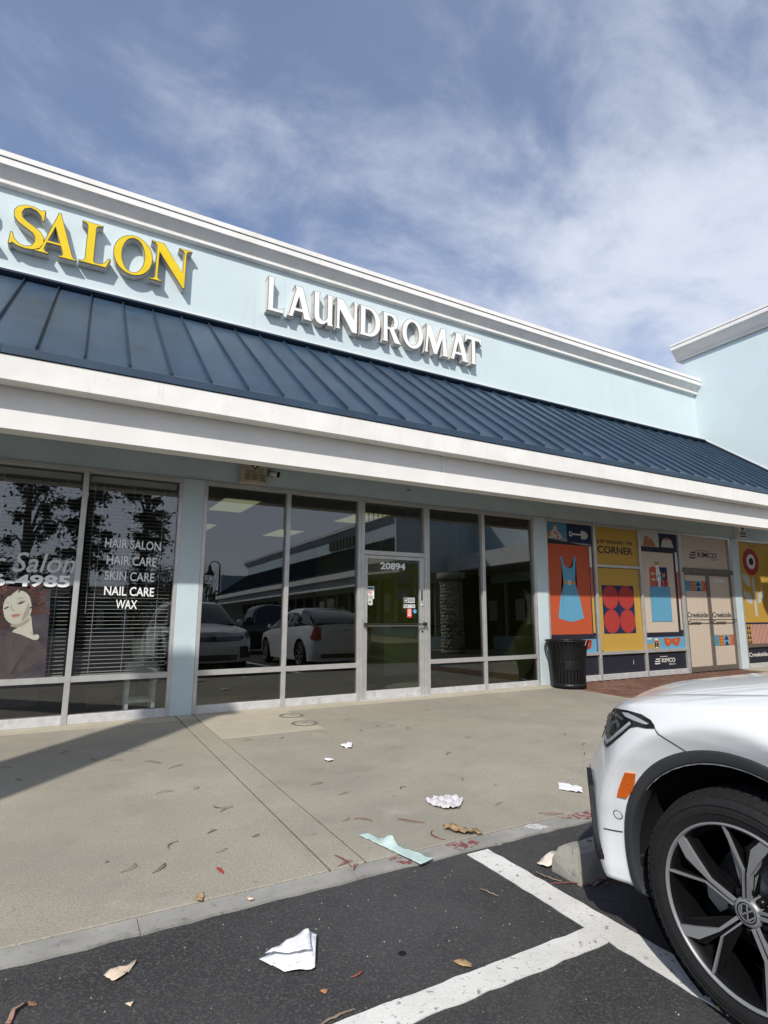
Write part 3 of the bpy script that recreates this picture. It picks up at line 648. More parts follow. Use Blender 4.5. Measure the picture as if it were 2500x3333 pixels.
# ------------------------------------------------------------------ channel letter signs
def arc(cx, cy, rx, ry, a0, a1, n=14): return [(cx+rx*math.cos(math.radians(a0+(a1-a0)*k/n)), cy+ry*math.sin(math.radians(a0+(a1-a0)*k/n))) for k in range(n+1)]
def cat(P, n=8):
    out = []
    for i in range(len(P)-1):
        p0, p1, p2, p3 = P[max(i-1, 0)], P[i], P[i+1], P[min(i+2, len(P)-1)]
        for k in range(n):
            t = k/n; out.append(tuple(.5*((2*b)+(c-a)*t+(2*a-5*b+4*c-d)*t*t+(3*b-a-3*c+d)*t**3) for a, b, c, d in zip(p0, p1, p2, p3)))
    out.append(P[-1]); return out
def brush(P, n=8):
    """outline of a stroke whose centre line and half widths are given as (x,y,hw)"""
    Q = cat(P, n); L_, R_ = [], []
    for i, (x, y, w) in enumerate(Q):
        a, b = Q[max(i-1, 0)], Q[min(i+1, len(Q)-1)]; dx, dy = b[0]-a[0], b[1]-a[1]; l = math.hypot(dx, dy) or 1
        L_.append((x-dy/l*w, y+dx/l*w)); R_.append((x+dy/l*w, y-dx/l*w))
    return L_+R_[::-1]
ROMAN = {
 'L': [[(0, 0), (.56, 0), (.64, .24), (.59, .25), (.53, .14), (.47, .085), (.38, .065), (.32, .07), (.30, .10), (.30, .90), (.33, .945), (.43, .96), (.43, 1), (0, 1), (0, .96), (.08, .945), (.115, .90), (.115, .10), (.08, .055), (0, .04)]],
 'A': [[(0, 0), (.31, 0), (.31, .04), (.235, .055), (.205, .10), (.25, .25), (.53, .25), (.585, .10), (.57, .055), (.49, .04), (.49, 0), (.90, 0), (.90, .04), (.83, .06), (.795, .12), (.475, 1.01), (.425, 1.01), (.135, .14), (.085, .06), (0, .04)], [(.272, .315), (.505, .315), (.385, .66)]],
 'O': [arc(.45, .5, .45, .52, 0, 350, 40), arc(.45, .5, .255, .44, 0, 350, 36)[::-1]],
 'N': [[(0, 0), (.30, 0), (.30, .04), (.225, .055), (.19, .10), (.19, .75), (.74, -.03), (.80, -.03), (.80, .90), (.835, .945), (.92, .96), (.92, 1), (.61, 1), (.61, .96), (.695, .945), (.73, .90), (.73, .37), (.28, 1), (0, 1), (0, .96), (.08, .945), (.12, .88), (.12, .10), (.085, .055), (0, .04)]],
 'S': [[(.61, 1.0), (.565, 1.0), (.535, .965), (.47, .99), (.36, 1.02), (.22, 1.0), (.10, .93), (.035, .81), (.05, .66), (.13, .55), (.27, .465), (.40, .39), (.455, .31), (.46, .20), (.41, .10), (.31, .05), (.20, .07), (.11, .16), (.065, .30), (.02, .30), (0, .01), (.045, .01), (.075, .045), (.17, 0), (.31, -.02), (.46, .0), (.58, .08), (.64, .21), (.63, .36), (.55, .47), (.42, .56), (.29, .63), (.21, .70), (.19, .80), (.23, .90), (.33, .95), (.44, .92), (.52, .83), (.56, .72), (.60, .72)]],
 'R': [[(0, 0), (.42, 0), (.42, .04), (.33, .06), (.30, .10), (.30, .44), (.36, .44), (.62, 0), (.92, 0), (.92, .04), (.84, .07), (.80, .12), (.56, .47), (.68, .55), (.74, .70), (.71, .86), (.60, .96), (.42, 1), (0, 1), (0, .96), (.08, .94), (.115, .90), (.115, .10), (.08, .06), (0, .04)], [(.30, .50), (.30, .93), (.40, .94), (.50, .89), (.545, .75), (.52, .60), (.43, .51)]],
}
FLARE = {
 'L': [[(0, 0), (.60, 0), (.645, .19), (.60, .19), (.54, .12), (.24, .12), (.24, .92), (.275, 1.05), (0, 1.05), (.035, .95), (.035, .07)]],
 'A': [[(-.02, 0), (.22, 0), (.20, .05), (.25, .20), (.53, .20), (.575, .05), (.55, 0), (.90, 0), (.83, .10), (.53, 1.0), (.22, 1.0), (.27, .90), (.05, .10)], [(.285, .31), (.50, .31), (.39, .68)]],
 'U': [[(0, 1), (.27, 1), (.23, .92), (.23, .34), (.255, .20), (.33, .14), (.43, .16), (.50, .24), (.50, .92), (.465, 1), (.73, 1), (.69, .92), (.69, .09), (.74, 0), (.51, 0), (.50, .10), (.40, .01), (.27, -.02), (.13, .03), (.05, .15), (.035, .32), (.035, .92)]],
 'N': [[(0, 0), (.20, 0), (.155, .09), (.155, .64), (.60, -.02), (.80, -.02), (.80, .91), (.845, 1), (.63, 1), (.675, .91), (.675, .40), (.27, 1), (0, 1), (.04, .91), (.04, .09)]],
 'D': [[(0, 0), (.36, 0)]+arc(.36, .5, .45, .5, -80, 80, 14)+[(.36, 1), (0, 1), (.035, .91), (.035, .09)], [(.235, .12), (.33, .12)]+arc(.33, .5, .265, .38, -80, 80, 12)+[(.33, .88), (.235, .88)]],
 'R': [[(0, 0), (.28, 0), (.235, .09), (.235, .42), (.30, .42), (.53, 0), (.86, 0), (.78, .07), (.53, .45), (.66, .53), (.72, .70), (.67, .88), (.55, .97), (.40, 1), (0, 1), (.035, .91), (.035, .09)], [(.235, .52), (.36, .52), (.46, .57), (.505, .70), (.47, .83), (.37, .88), (.235, .88)]],
 'O': [arc(.46, .5, .46, .52, 0, 352, 40), arc(.46, .5, .25, .385, 0, 350, 34)[::-1]],
 'M': [[(0, 0), (.20, 0), (.165, .09), (.215, .60), (.42, 0), (.58, 0), (.82, .60), (.845, .09), (.80, 0), (1.10, 0), (1.055, .09), (.985, .91), (1.01, 1), (.77, 1), (.55, .38), (.34, 1), (.08, 1), (.125, .91), (.045, .09)]],
 'T': [[(.25, 0), (.53, 0), (.485, .09), (.485, .87), (.66, .87), (.75, .75), (.79, .75), (.785, 1.03), (.0, 1.03), (-.01, .75), (.03, .75), (.12, .87), (.295, .87), (.295, .09)]],
}
YW = 1.306
CAN = mat('letter_return_white', (.62, .60, .56), .6, var=.1, vscale=14, stains=[(12, .56, .7, (.36, .34, .30), .5)])
YELF = mat('yellow_letter_face', (.76, .55, .008), .5, var=.06, vscale=6, spec=.3, bump=.05, bscale=120); TRIM = mat('dark_trim_cap', (.05, .043, .035), .5)
WHF = mat('white_letter_face', (.82, .82, .80), .45, var=.03, vscale=8); GTRIM = mat('grey_trim_cap', (.16, .15, .14), .55)
def shrink(loop, d, hole):
    """move a closed loop inwards by d (holes outwards)"""
    A = sum(a[0]*b[1]-b[0]*a[1] for a, b in zip(loop, loop[1:]+loop[:1])); sgn = 1 if A > 0 else -1
    if hole: sgn = -sgn
    out = []
    n = len(loop)
    for i in range(n):
        p, q, r_ = loop[i-1], loop[i], loop[(i+1) % n]
        def nrm(a, b):
            dx, dy = b[0]-a[0], b[1]-a[1]; l = math.hypot(dx, dy) or 1; return (-dy/l, dx/l)
        n1, n2 = nrm(p, q), nrm(q, r_); bx, by = n1[0]+n2[0], n1[1]+n2[1]; l2 = bx*bx+by*by
        k = 2/max(l2, 1.0)
        out.append((q[0]+sgn*d*bx*k/1.0*.5*2*.5*1.0 if False else q[0]+sgn*d*bx/max(l2/2, .6), q[1]+sgn*d*by/max(l2/2, .6)))
    return out
def letter(sign, ch, font, x0, x1, z0, z1, facem, trimm, lab, depth=.128):
    loops = font[ch]; xs_ = [p[0] for l in loops for p in l]; mn, mx = min(xs_), max(xs_)
    sx_, sz_ = (x1-x0)/(mx-mn), (z1-z0)
    L3 = [[(x0+(p[0]-mn)*sx_, z0+p[1]*sz_) for p in l] for l in loops]
    def plate(ls, ya, yb):
        vs, fs = outline_mb(ls, 1); return MB().add([(x, (ya+yb)/2-(yb-ya)*t, z) for x, z, t in vs], fs)
    lt = part('letter', plate(L3, YW-depth, YW-.002), CAN, sign, lab)
    part('trim_cap', plate(L3, YW-depth-.012, YW-depth-.0005), trimm, lt)
    part('face', plate([shrink(l, .0095, i > 0) for i, l in enumerate(L3)], YW-depth-.0155, YW-depth-.0125), facem, lt)
sgn = thing('channel_letter_sign', 'yellow serif channel letters of the hair salon sign on the pale blue parapet', 'sign', (-4.3, YW, 6.15))
for ch, a, b, z0, z1 in (('R', -6.05, -5.51, 6.12, 6.77), ('S', -5.40, -4.985, 6.125, 6.765), ('A', -5.095, -4.575, 6.12, 6.79), ('L', -4.555, -4.145, 6.14, 6.79), ('O', -4.125, -3.585, 6.15, 6.77), ('N', -3.62, -3.022, 6.155, 6.80)):
    letter(sgn, ch, ROMAN, a, b, z0, z1, YELF, TRIM, 'yellow faced letter ' + ch)
sgl = thing('channel_letter_sign', 'white channel letters reading LAUNDROMAT on the pale blue parapet', 'sign', (.4, YW, 6.15))
for ch, a, b in (('L', -1.80, -1.485), ('A', -1.44, -.985), ('U', -.978, -.580), ('N', -.550, -.094), ('D', -.076, .363), ('R', .400, .820), ('O', .823, 1.302), ('M', 1.318, 1.892), ('A', 1.925, 2.405), ('T', 2.305, 2.730)):
    letter(sgl, ch, FLARE, a, b, 6.155, 6.745, WHF, GTRIM, 'white faced letter ' + ch)
# thin faded conduit slot and marks on the parapet are in the stucco material
# ------------------------------------------------------------------ alarm box and floodlight over the laundromat window
CREAM = mat('cream_enamel', (.46, .40, .29), .55, var=.08, vscale=12, stains=[(10, .58, .7, (.26, .20, .13), .5)]); BLK = mat('black_print', (.02, .02, .022), .6); BRN = mat('louvre_shadow_brown', (.07, .045, .025), .8)
al = thing('alarm_box', 'cream alarm bell box with black badge and louvres above the laundromat window', 'alarm box', (-2.24, 0, 3.1))
part('housing', box(-2.42, -2.068, -.115, .003, 2.912, 3.36, bev=.008), CREAM, al)
part('cover', box(-2.40, -2.088, -.122, -.1155, 2.935, 3.345, bev=.003), CREAM, al)
lv = None
for c in range(3):
    for q in range(4):
        x = -2.368+c*.098; z = 2.958+q*.0245
        s0 = part('louvre', box(x, x+.074, -.1245, -.1225, z, z+.013), BRN, al)
        part('louvre_hood', box(x-.002, x+.076, -.128, -.1247, z+.0095, z+.0145), CREAM, s0)
bd = part('badge', MB().slab([(-2.365, 3.215), (-2.24, 3.095), (-2.115, 3.215), (-2.115, 3.30), (-2.365, 3.30)], -.1245, -.1225), BLK, al)
part('phone_number', text_mb('510-732-1577', -2.372, -2.115, 3.060, 3.087, -.1245), BLK, al)
part('badge_symbol', MB().slab([(-2.24, 3.118), (-2.262, 3.14), (-2.252, 3.15), (-2.24, 3.142), (-2.228, 3.15), (-2.218, 3.14)], -.1275, -.1255), mat('badge_white', (.6, .6, .58), .6), bd)
for x0, x1 in ((-2.36, -2.30), (-2.195, -2.12)): part('caption_line', box(x0, x1, -.1245, -.1225, 3.108, 3.114), BLK, al)
part('screw', MB().lathe([(0, -.127), (.008, -.127), (.009, -.1222)], 10, 'y', (-2.105, 0, 2.95)), DARK, al)
cm = thing('security_light', 'small grey floodlight on a square box beside the cream alarm box', 'light', (-1.98, 0, 3.08))
GP = mat('grey_cast_metal', (.33, .33, .32), .55, var=.1, vscale=20)
part('junction_box', box(-2.045, -1.945, -.05, .003, 3.035, 3.135, bev=.005), GP, cm); part('box_side', box(-2.051, -2.0455, -.05, .003, 3.03, 3.14), DARK, cm)
part('swivel', MB().lathe([(0, -.05), (.036, -.05), (.04, -.07), (.03, -.085), (0, -.088)], 16, 'y', (-1.998, 0, 3.085)), GP, cm)
part('lamp_head', MB().tube([(-1.998, -.075, 3.085), (-1.965, -.10, 3.077), (-1.925, -.125, 3.068)], [.026, .030, .036], 14), mat('lamp_white', (.55, .54, .52), .5), cm)
part('lens_hood', MB().tube([(-1.925, -.125, 3.068), (-1.905, -.137, 3.063)], [.038, .039], 14), DARK, cm)
hk = solo('wall_hook', MB().tube([(.225, .004, 3.10), (.225, -.03, 3.10), (.235, -.036, 3.09), (.248, -.03, 3.112)], .006, 8), DARK, 'small black hook on the blue wall above the laundromat door', 'hook')
# grille box above the flower poster, seen from the side
gb = thing('alarm_box', 'white alarm box with dark print above the flower poster', 'alarm box', (9.14, 0, 3.05))
part('housing', box(9.08, 9.36, -.115, .003, 2.905, 3.34, bev=.006), WHITE2, gb)
for c in range(3):
    for q in range(2): part('louvre', box(9.10+c*.085, 9.16+c*.085, -.119, -.1155, 2.93+q*.06, 2.97+q*.06), BRN, gb)
part('badge', MB().slab([(9.10, 3.20), (9.22, 3.08), (9.34, 3.20)], -.119, -.1155), BLK, gb); part('caption_line', box(9.11, 9.33, -.119, -.1155, 3.045, 3.065), BLK, gb)
# ------------------------------------------------------------------ writing on the laundromat door
VW = mat('white_vinyl', (.80, .80, .78), .6); VR = mat('red_sticker', (.62, .07, .06), .55); VB = mat('blue_sticker', (.13, .34, .62), .55); VG = mat('grey_sticker', (.52, .54, .52), .5); NAVY = mat('navy_print', (.03, .06, .16), .6)
BLKP = mat('black_print', (.02, .02, .022))
def sticker(name, lab, cat, parts, group=None):
    """flat print on glass: list of (part name, polygon or mesh, y, material)"""
    if name == 'salon_poster': parts = [(a, b, c-.0085, d) for a, b, c, d in parts]
    p0 = parts[0][1]; t = thing(name, lab, cat, (p0[0][0], parts[0][2], p0[0][1]), group)
    for nm, pl, y, m in parts:
        part(nm, pl if isinstance(pl, MB) else MB().slab(pl, y, y+.0012), m, t)
    return t
part('street_number', text_mb('20894', -.242, .192, 1.853, 1.958, .011, bold=.03), VW, dl)
sticker('door_notice', 'white no smoking notice with blue heading on the left of the laundromat door', 'notice', [('sheet', rect(-.476, -.345, 1.415, 1.597), .0125, VW), ('heading', rect(-.466, -.355, 1.555, 1.585), .0113, NAVY),
    ('no_smoking_ring', None or MB().add(*(lambda R: ([(x, .0113, z) for x, z in R], [(i, (i+1) % 24, 24+(i+1) % 24, 24+i) for i in range(24)]))([(-.41+.034*math.cos(k*math.pi/12), 1.508+.034*math.sin(k*math.pi/12)) for k in range(24)]+[(-.41+.025*math.cos(k*math.pi/12), 1.508+.025*math.sin(k*math.pi/12)) for k in range(24)])), .0113, VR),
    ('slash', [(-.43, 1.528), (-.424, 1.533), (-.39, 1.488), (-.396, 1.483)], .0113, VR), ('cigarette', rect(-.43, -.39, 1.503, 1.511), .0118, BLKP)]
    + [('text_line', rect(-.458, -.362, 1.458-.012*k, 1.463-.012*k), .0113, BLKP) for k in range(4)])
sticker('door_notice', 'small torn white slip hanging below the no smoking notice', 'notice', [('sheet', [(-.46, 1.414), (-.37, 1.414), (-.368, 1.33), (-.405, 1.322), (-.44, 1.33)], .0125, VG), ('scribble', rect(-.43, -.40, 1.36, 1.38), .0113, BLKP)])
sticker('door_sticker', 'white service animal sticker with black dog square on the laundromat door', 'sticker', [('sheet', rect(.166, .358, 1.362, 1.440), .0125, VG), ('black_square', rect(.172, .232, 1.37, 1.432), .0113, BLKP), ('dog', [(.182, 1.385), (.19, 1.41), (.21, 1.412), (.222, 1.422), (.224, 1.408), (.216, 1.402), (.214, 1.38), (.206, 1.38), (.205, 1.395), (.192, 1.395), (.19, 1.38)], .0103, VW)]
    + [('text_line', rect(.245, .345, 1.418-.017*k, 1.426-.017*k), .0113, NAVY) for k in range(3)])
sticker('door_sticker', 'grey Pull sticker under the service animal sticker', 'sticker', [('sheet', rect(.160, .366, 1.286, 1.340), .0125, VG), ('word', text_mb('Pull', .172, .235, 1.297, 1.330, .0113), .0113, NAVY), ('arrow', [(.315, 1.305), (.345, 1.305), (.33, 1.326)], .0113, NAVY)])
sticker('door_sticker', 'red and white opening hours sticker near the door edge', 'sticker', [('sheet', [(.22, 1.15), (.222, 1.26), (.245, 1.283), (.285, 1.283), (.308, 1.26), (.308, 1.145), (.26, 1.142)], .0125, VR)]
    + [('text_line', rect(.236, .292, 1.255-.017*k, 1.263-.017*k), .0113, VW) for k in range(6)])
sticker('door_sticker', 'small round blue sticker beside the red sticker', 'sticker', [('disc', ell(.332, .392, 1.206, 1.266, 24), .0125, VB)])
# ------------------------------------------------------------------ writing on the salon glass
for txt, a, b, zc, hh in (('HAIR SALON', -3.950, -3.332, 2.022, .108), ('HAIR CARE', -3.918, -3.369, 1.825, .106), ('SKIN CARE', -3.926, -3.380, 1.640, .106), ('NAIL CARE', -3.916, -3.372, 1.464, .106), ('WAX', -3.782, -3.550, 1.311, .104)):
    q = text_mb(txt, a, b, zc-hh/2, zc+hh/2, .0125, bold=.012); q.v = [(x, y, z-(x-(a+b)/2)*.02) for x, y, z in q.v]
    solo('window_lettering', q, VW, 'white %s lettering on the right salon window' % txt, 'lettering', 'salon service lettering on the glass')
GV = mat('grey_white_vinyl', (.56, .56, .53), .6)
q = text_mb('Hair Salon', -5.42, -4.235, 1.655, 1.875, .0125, bold=.008, shear=.22)
solo('window_lettering', q, GV, 'grey brush script salon lettering on the left salon window', 'lettering', 'salon name and phone lettering on the glass')
q = text_mb('6-4985', -5.02, -4.272, 1.495, 1.632, .0125, bold=.035)
solo('window_lettering', q, VW, 'bold white phone number digits on the left salon window', 'lettering', 'salon name and phone lettering on the glass')
# portrait poster on the left salon window
PB = mat('poster_dark_plum', (.055, .045, .055), .5, var=.35, vscale=7); HAIRM = mat('poster_auburn', (.05, .017, .014), .5, var=.5, vscale=26, var2=(.02, .012, .012)); SKIN = mat('poster_pale_skin', (.40, .39, .32), .5, var=.04, vscale=6); LIP = mat('poster_rose', (.34, .16, .14), .5); LASH = mat('poster_lash', (.03, .022, .022), .5); SHAD = mat('poster_face_shade', (.25, .235, .19), .5); FEA = mat('poster_dark_fabric', (.035, .028, .03), .5, var=.4, vscale=9, var2=(.07, .055, .05))
HL = mat('poster_hair_light', (.10, .036, .026), .5, var=.4, vscale=30)
sticker('salon_poster', 'dark beauty poster of a pale woman with auburn hair on the left salon window', 'poster', [
 ('sheet', [(-5.42, 1.50), (-4.455, 1.47), (-4.425, .50), (-5.42, .50)], .0265, PB),
 ('hair', cat([(-5.06, 1.36), (-5.0, 1.45), (-4.931, 1.49), (-4.843, 1.497), (-4.735, 1.492), (-4.663, 1.476), (-4.598, 1.45), (-4.535, 1.368), (-4.497, 1.304), (-4.50, 1.249), (-4.528, 1.204), (-4.575, 1.19), (-4.63, 1.20), (-4.70, 1.15), (-4.80, 1.06), (-4.873, 1.028), (-4.95, 1.05), (-5.02, 1.12), (-5.07, 1.25)], 4), .0255, HAIRM),
 ('hair_lock', cat([(-4.65, 1.47), (-4.58, 1.43), (-4.53, 1.36), (-4.55, 1.33), (-4.60, 1.39), (-4.66, 1.44)], 4), .0248, HL), ('hair_lock', cat([(-4.52, 1.30), (-4.51, 1.25), (-4.55, 1.22), (-4.60, 1.23), (-4.57, 1.26)], 4), .0248, HL), ('hair_lock', cat([(-5.0, 1.38), (-4.93, 1.45), (-4.86, 1.46), (-4.90, 1.41), (-4.97, 1.33)], 4), .0248, HL),
 ('neck', cat([(-4.66, 1.20), (-4.62, 1.177), (-4.60, 1.087), (-4.577, .975), (-4.545, .983), (-4.521, .96), (-4.523, .937), (-4.541, .92), (-4.581, .925), (-4.694, .981), (-4.777, 1.009), (-4.72, 1.07), (-4.72, 1.12)], 3), .0248, SKIN),
 ('jaw_shade', cat([(-4.64, 1.165), (-4.627, 1.13), (-4.68, 1.075), (-4.75, 1.058), (-4.80, 1.075), (-4.77, 1.10), (-4.70, 1.11)], 3), .0242, SHAD),
 ('face', cat([(-4.848, 1.391), (-4.831, 1.445), (-4.778, 1.463), (-4.707, 1.443), (-4.655, 1.394), (-4.628, 1.312), (-4.620, 1.232), (-4.641, 1.165), (-4.698, 1.108), (-4.758, 1.09), (-4.813, 1.108), (-4.856, 1.16), (-4.875, 1.222), (-4.884, 1.285), (-4.875, 1.345), (-4.848, 1.391)], 4)[:-1], .0236, SKIN),
 ('lips', cat([(-4.805, 1.182), (-4.784, 1.20), (-4.770, 1.196), (-4.755, 1.203), (-4.715, 1.197), (-4.735, 1.173), (-4.78, 1.160)], 3), .0229, LIP), ('lip_line', [(-4.803, 1.184), (-4.765, 1.189), (-4.717, 1.197), (-4.765, 1.184)], .0224, LASH),
 ('eye', [(-4.765, 1.309), (-4.727, 1.331), (-4.682, 1.340), (-4.716, 1.312), (-4.74, 1.305)], .0229, LASH), ('brow', cat([(-4.775, 1.349), (-4.739, 1.377), (-4.690, 1.374), (-4.738, 1.364)], 3), .0229, SHAD),
 ('eye', [(-4.878, 1.261), (-4.841, 1.282), (-4.826, 1.276), (-4.865, 1.249)], .0229, LASH), ('brow', [(-4.884, 1.312), (-4.849, 1.326), (-4.815, 1.304), (-4.85, 1.316)], .0229, SHAD), ('nose', [(-4.809, 1.254), (-4.794, 1.229), (-4.764, 1.245), (-4.78, 1.246)], .0229, SHAD), ('nose_bridge', [(-4.815, 1.30), (-4.805, 1.30), (-4.800, 1.255), (-4.812, 1.255)], .0229, SHAD),
 ('dress', cat([(-5.1, .93), (-4.90, .93), (-4.80, 1.00), (-4.777, 1.009), (-4.694, .977), (-4.581, .921), (-4.541, .914), (-4.45, .82), (-4.44, .73), (-4.56, .645), (-4.748, .522), (-5.15, .522)], 3), .0242, FEA), ('dress_fold', [(-4.83, .95), (-4.82, .95), (-4.84, .60), (-4.86, .60)], .0236, PB), ('dress_fold', [(-4.62, .87), (-4.60, .86), (-4.72, .56), (-4.76, .56)], .0236, PB), ('dress_fold', [(-4.75, .93), (-4.74, .93), (-4.745, .82), (-4.755, .82)], .0236, PB)])
# curls over the poster hair
poster_t = bpy.data.objects['salon_poster']; rr = random.Random(4)
CURL = [mat('poster_curl_%s' % n, c, .5) for n, c in (('a', (.058, .02, .016)), ('b', (.016, .008, .008)), ('c', (.095, .036, .027)), ('d', (.035, .013, .012)))]
for k in range(64):
    a = rr.uniform(-.5, 3.7); rad = rr.uniform(.86, 1.22); cx_h, cz_h = -4.755, 1.285
    x, z = cx_h+.205*rad*math.cos(a)*1.08, cz_h+.185*rad*math.sin(a)+.03
    if z < 1.14 or z > 1.475 or (abs(x+4.75) < .115 and z < 1.43): continue
    t0 = a+math.pi/2+rr.uniform(-.6, .6); P_ = []
    for q in range(5): P_.append((x, z, .003+.006*math.sin(math.pi*(q+.5)/5))); t0 += rr.uniform(.15, .7)*(1 if k % 2 else -1); x += .022*math.cos(t0); z += .022*math.sin(t0)
    yk = .0168-.00004*k; part('curl', MB().slab(brush(P_, 4), yk-.0006, yk), CURL[k % 4], poster_t)
for nm, pl, m in (('cheek_shade', cat([(-4.655, 1.33), (-4.635, 1.25), (-4.65, 1.18), (-4.70, 1.12), (-4.69, 1.20), (-4.668, 1.27)], 3), SHAD), ('eyelid', cat([(-4.772, 1.322), (-4.727, 1.345), (-4.68, 1.35), (-4.727, 1.336)], 3), SHAD), ('collar_bone', cat([(-4.62, 1.02), (-4.58, .985), (-4.55, .975), (-4.585, .972)], 3), SHAD), ('fringe', cat([(-4.865, 1.40), (-4.83, 1.455), (-4.76, 1.47), (-4.80, 1.43), (-4.835, 1.39)], 3), CURL[3])):
    part(nm, MB().slab(pl, .0142, .0148), m, poster_t)
# ------------------------------------------------------------------ salon blinds and what stands behind them
SLAT = mat('grey_blind_slat', (.58, .58, .555), .5, var=.05, vscale=10); 
slm = MB()
prof = [(-.0245, -.0008), (-.012, .0025), (0, .0036), (.012, .0025), (.0245, -.0008)]
SLW = {}
def slat_mesh(wd):
    k = round(wd, 3)
    if k in SLW: return SLW[k]
    ti = math.radians(1); P = [(a*math.cos(ti)-b*math.sin(ti), a*math.sin(ti)+b*math.cos(ti)) for a, b in prof]
    P = P+[(a, b-.0012) for a, b in P[::-1]]
    SLW[k] = MB().prism(P, 'x', -wd/2, wd/2).mesh('slat', SLAT); return SLW[k]
for i, (a, b, lab) in enumerate(((-7.38, -5.88, 'open grey slat blind in the far left salon window'), (-5.77, -4.26, 'open grey slat blind behind the portrait poster'), (-4.15, -3.18, 'open grey slat blind behind the white service lettering'))):
    bl = thing('window_blind', lab, 'blind', ((a+b)/2, .12, 2.8), group='slat blinds in the salon windows')
    part('head_rail', box(a, b, .09, .15, 2.76, 2.83), SLAT, bl); part('bottom_rail', box(a, b, .095, .145, .50, .522), SLAT, bl)
    for k in range(50):
        o = bpy.data.objects.new('slat', slat_mesh(b-a)); COL.objects.link(o); o.parent = bl; o.location = (0, random.uniform(-.001, .001), .545+k*.0442-2.8); o.rotation_euler = (0, random.uniform(-.0015, .0015), 0)
    for x in (a+.14, (a+b)/2, b-.14):
        part('ladder_tape', box(x-.003, x+.003, .092, .094, .51, 2.78), SLAT, bl)
    part('wand', MB().tube([(a+.05, .085, 2.75), (a+.06, .085, 1.2)], .004, 6), SLAT, bl)
PSM = mat('mint_white_painted_wood', (.74, .80, .76), .6, var=.1, vscale=12)
ps = thing('plant_stand', 'mint white wooden plant stand behind the salon glass', 'stand', (-3.40, .42, 0))
part('top', box(-3.585, -3.235, .26, .58, .570, .612, bev=.004), PSM, ps)
for x in (-3.56, -3.26):
    for y in (.29, .55): part('leg', box(x-.02, x+.02, y-.02, y+.02, 0, .57), PSM, ps)
for y in (.29, .55): part('rail', box(-3.54, -3.28, y-.012, y+.012, .14, .175), PSM, ps); part('apron', box(-3.54, -3.28, y-.011, y+.011, .50, .57), PSM, ps)
fp = thing('flower_pot', 'pale glazed flower pot on the mint white stand', 'pot', (-3.395, 0.42, .612))
part('pot', MB().lathe([(0, .612), (.085, .612), (.10, .635), (.135, .72), (.148, .82), (.145, .865), (.155, .875), (.155, .90), (.138, .90), (.13, .85), (.0, .85)], 28, c=(-3.395, 0.42, 0)), mat('pale_celadon_glaze', (.76, .78, .72), .25, var=.12, vscale=18, stains=[(14, .56, .64, (.25, .29, .27), .6)]), fp)
part('soil', MB().lathe([(0, .862), (.132, .862)], 20, c=(-3.395, 0.42, 0)), DARK, fp)
STEM = mat('dry_stems', (.20, .12, .06), .8); LEAFM = mat('indoor_leaf', (.06, .09, .035), .5, var=.3, vscale=20)
for k in range(5):
    a = k*1.3; part('stem', MB().tube([(-3.395, 0.42, .85), (-3.395+.04*math.cos(a), 0.42+.04*math.sin(a), 1.05), (-3.395+.12*math.cos(a), 0.42+.10*math.sin(a), 1.25+.05*k)], [.007, .005, .003], 6), STEM, fp)
mb = MB()
for k in range(26):
    a = random.uniform(0, 6.28); p = Vector((-3.395+random.uniform(-.1, .22), 0.42+random.uniform(-.1, .1), random.uniform(.98, 1.5))); d = Vector((math.cos(a), math.sin(a)*.5, random.uniform(-.6, .4))).normalized(); sd = d.cross(Vector((0, 0, 1))).normalized()*.02; l = random.uniform(.09, .2)
    mb.add([p, p+d*l*.5+sd, p+d*l, p+d*l*.5-sd], [(0, 1, 2, 3)])
part('foliage', mb, LEAFM, fp)
bx_ = thing('storage_box', 'low orange brown box on the salon floor behind the glass', 'box', (-3.78, 1.25, 0)); part('carton', box(-3.95, -3.62, 1.1, 1.4, .004, .22), mat('orange_brown_card', (.30, .11, .04), .8), bx_); part('lid', box(-3.96, -3.61, 1.09, 1.41, .2201, .235), mat('orange_brown_card', (.30, .11, .04)), bx_)
cab = thing('salon_cabinet', 'dark low cabinet inside the salon behind the portrait poster', 'cabinet', (-5.2, 1.4, 0)); part('carcass', box(-6.0, -4.5, 1.2, 1.7, .05, .42), mat('dark_cabinet', (.09, .08, .085), .6), cab); part('counter_top', box(-6.02, -4.48, 1.18, 1.72, .4201, .45), mat('grey_top', (.2, .19, .2), .5), cab)
# ------------------------------------------------------------------ posters filling the windows of the empty shop
def pm(n, c, **k): return mat('print_'+n, c, .62, spec=.3, var=.05, vscale=30, **k)
PO, PBL, PLB, PNV, PBK, PYL, PRD, PWH, PCR, PGD, PBR, PGR, PDR, PRO = (pm('orange', (.43, .080, .030)), pm('teal', (.065, .20, .30)), pm('light_blue', (.105, .30, .44)), pm('navy', (.012, .020, .065)), pm('ink', (.018, .018, .028)), pm('yellow', (.44, .27, .05)), pm('red', (.34, .036, .03)), pm('white', (.62, .60, .56)), pm('cream', (.50, .42, .335)), pm('gold', (.42, .24, .055)), pm('brown', (.33, .14, .05)), pm('grey', (.45, .44, .41)), pm('dark_red', (.32, .03, .035)), pm('brick', (.42, .13, .085)))
Y0 = .0265
def poster(lab, sheet, m, items=(), y=Y0, name='window_poster', group='printed posters in the empty shop windows'):
    xs_ = [p[0] for p in sheet]; zs_ = [p[1] for p in sheet]
    t = thing(name, lab, 'poster', (sum(xs_)/len(xs_), y, sum(zs_)/len(zs_)), group)
    part('sheet', MB().slab(sheet, y, y+.0014), m, t)
    for it in items:
        nm, pl, mm = it[:3]; lv_ = it[3] if len(it) > 3 else 1
        yy_ = y-.0016*lv_
        part(nm, pl if isinstance(pl, MB) else MB().slab(pl, yy_, yy_+.0012), mm, t)
    return t
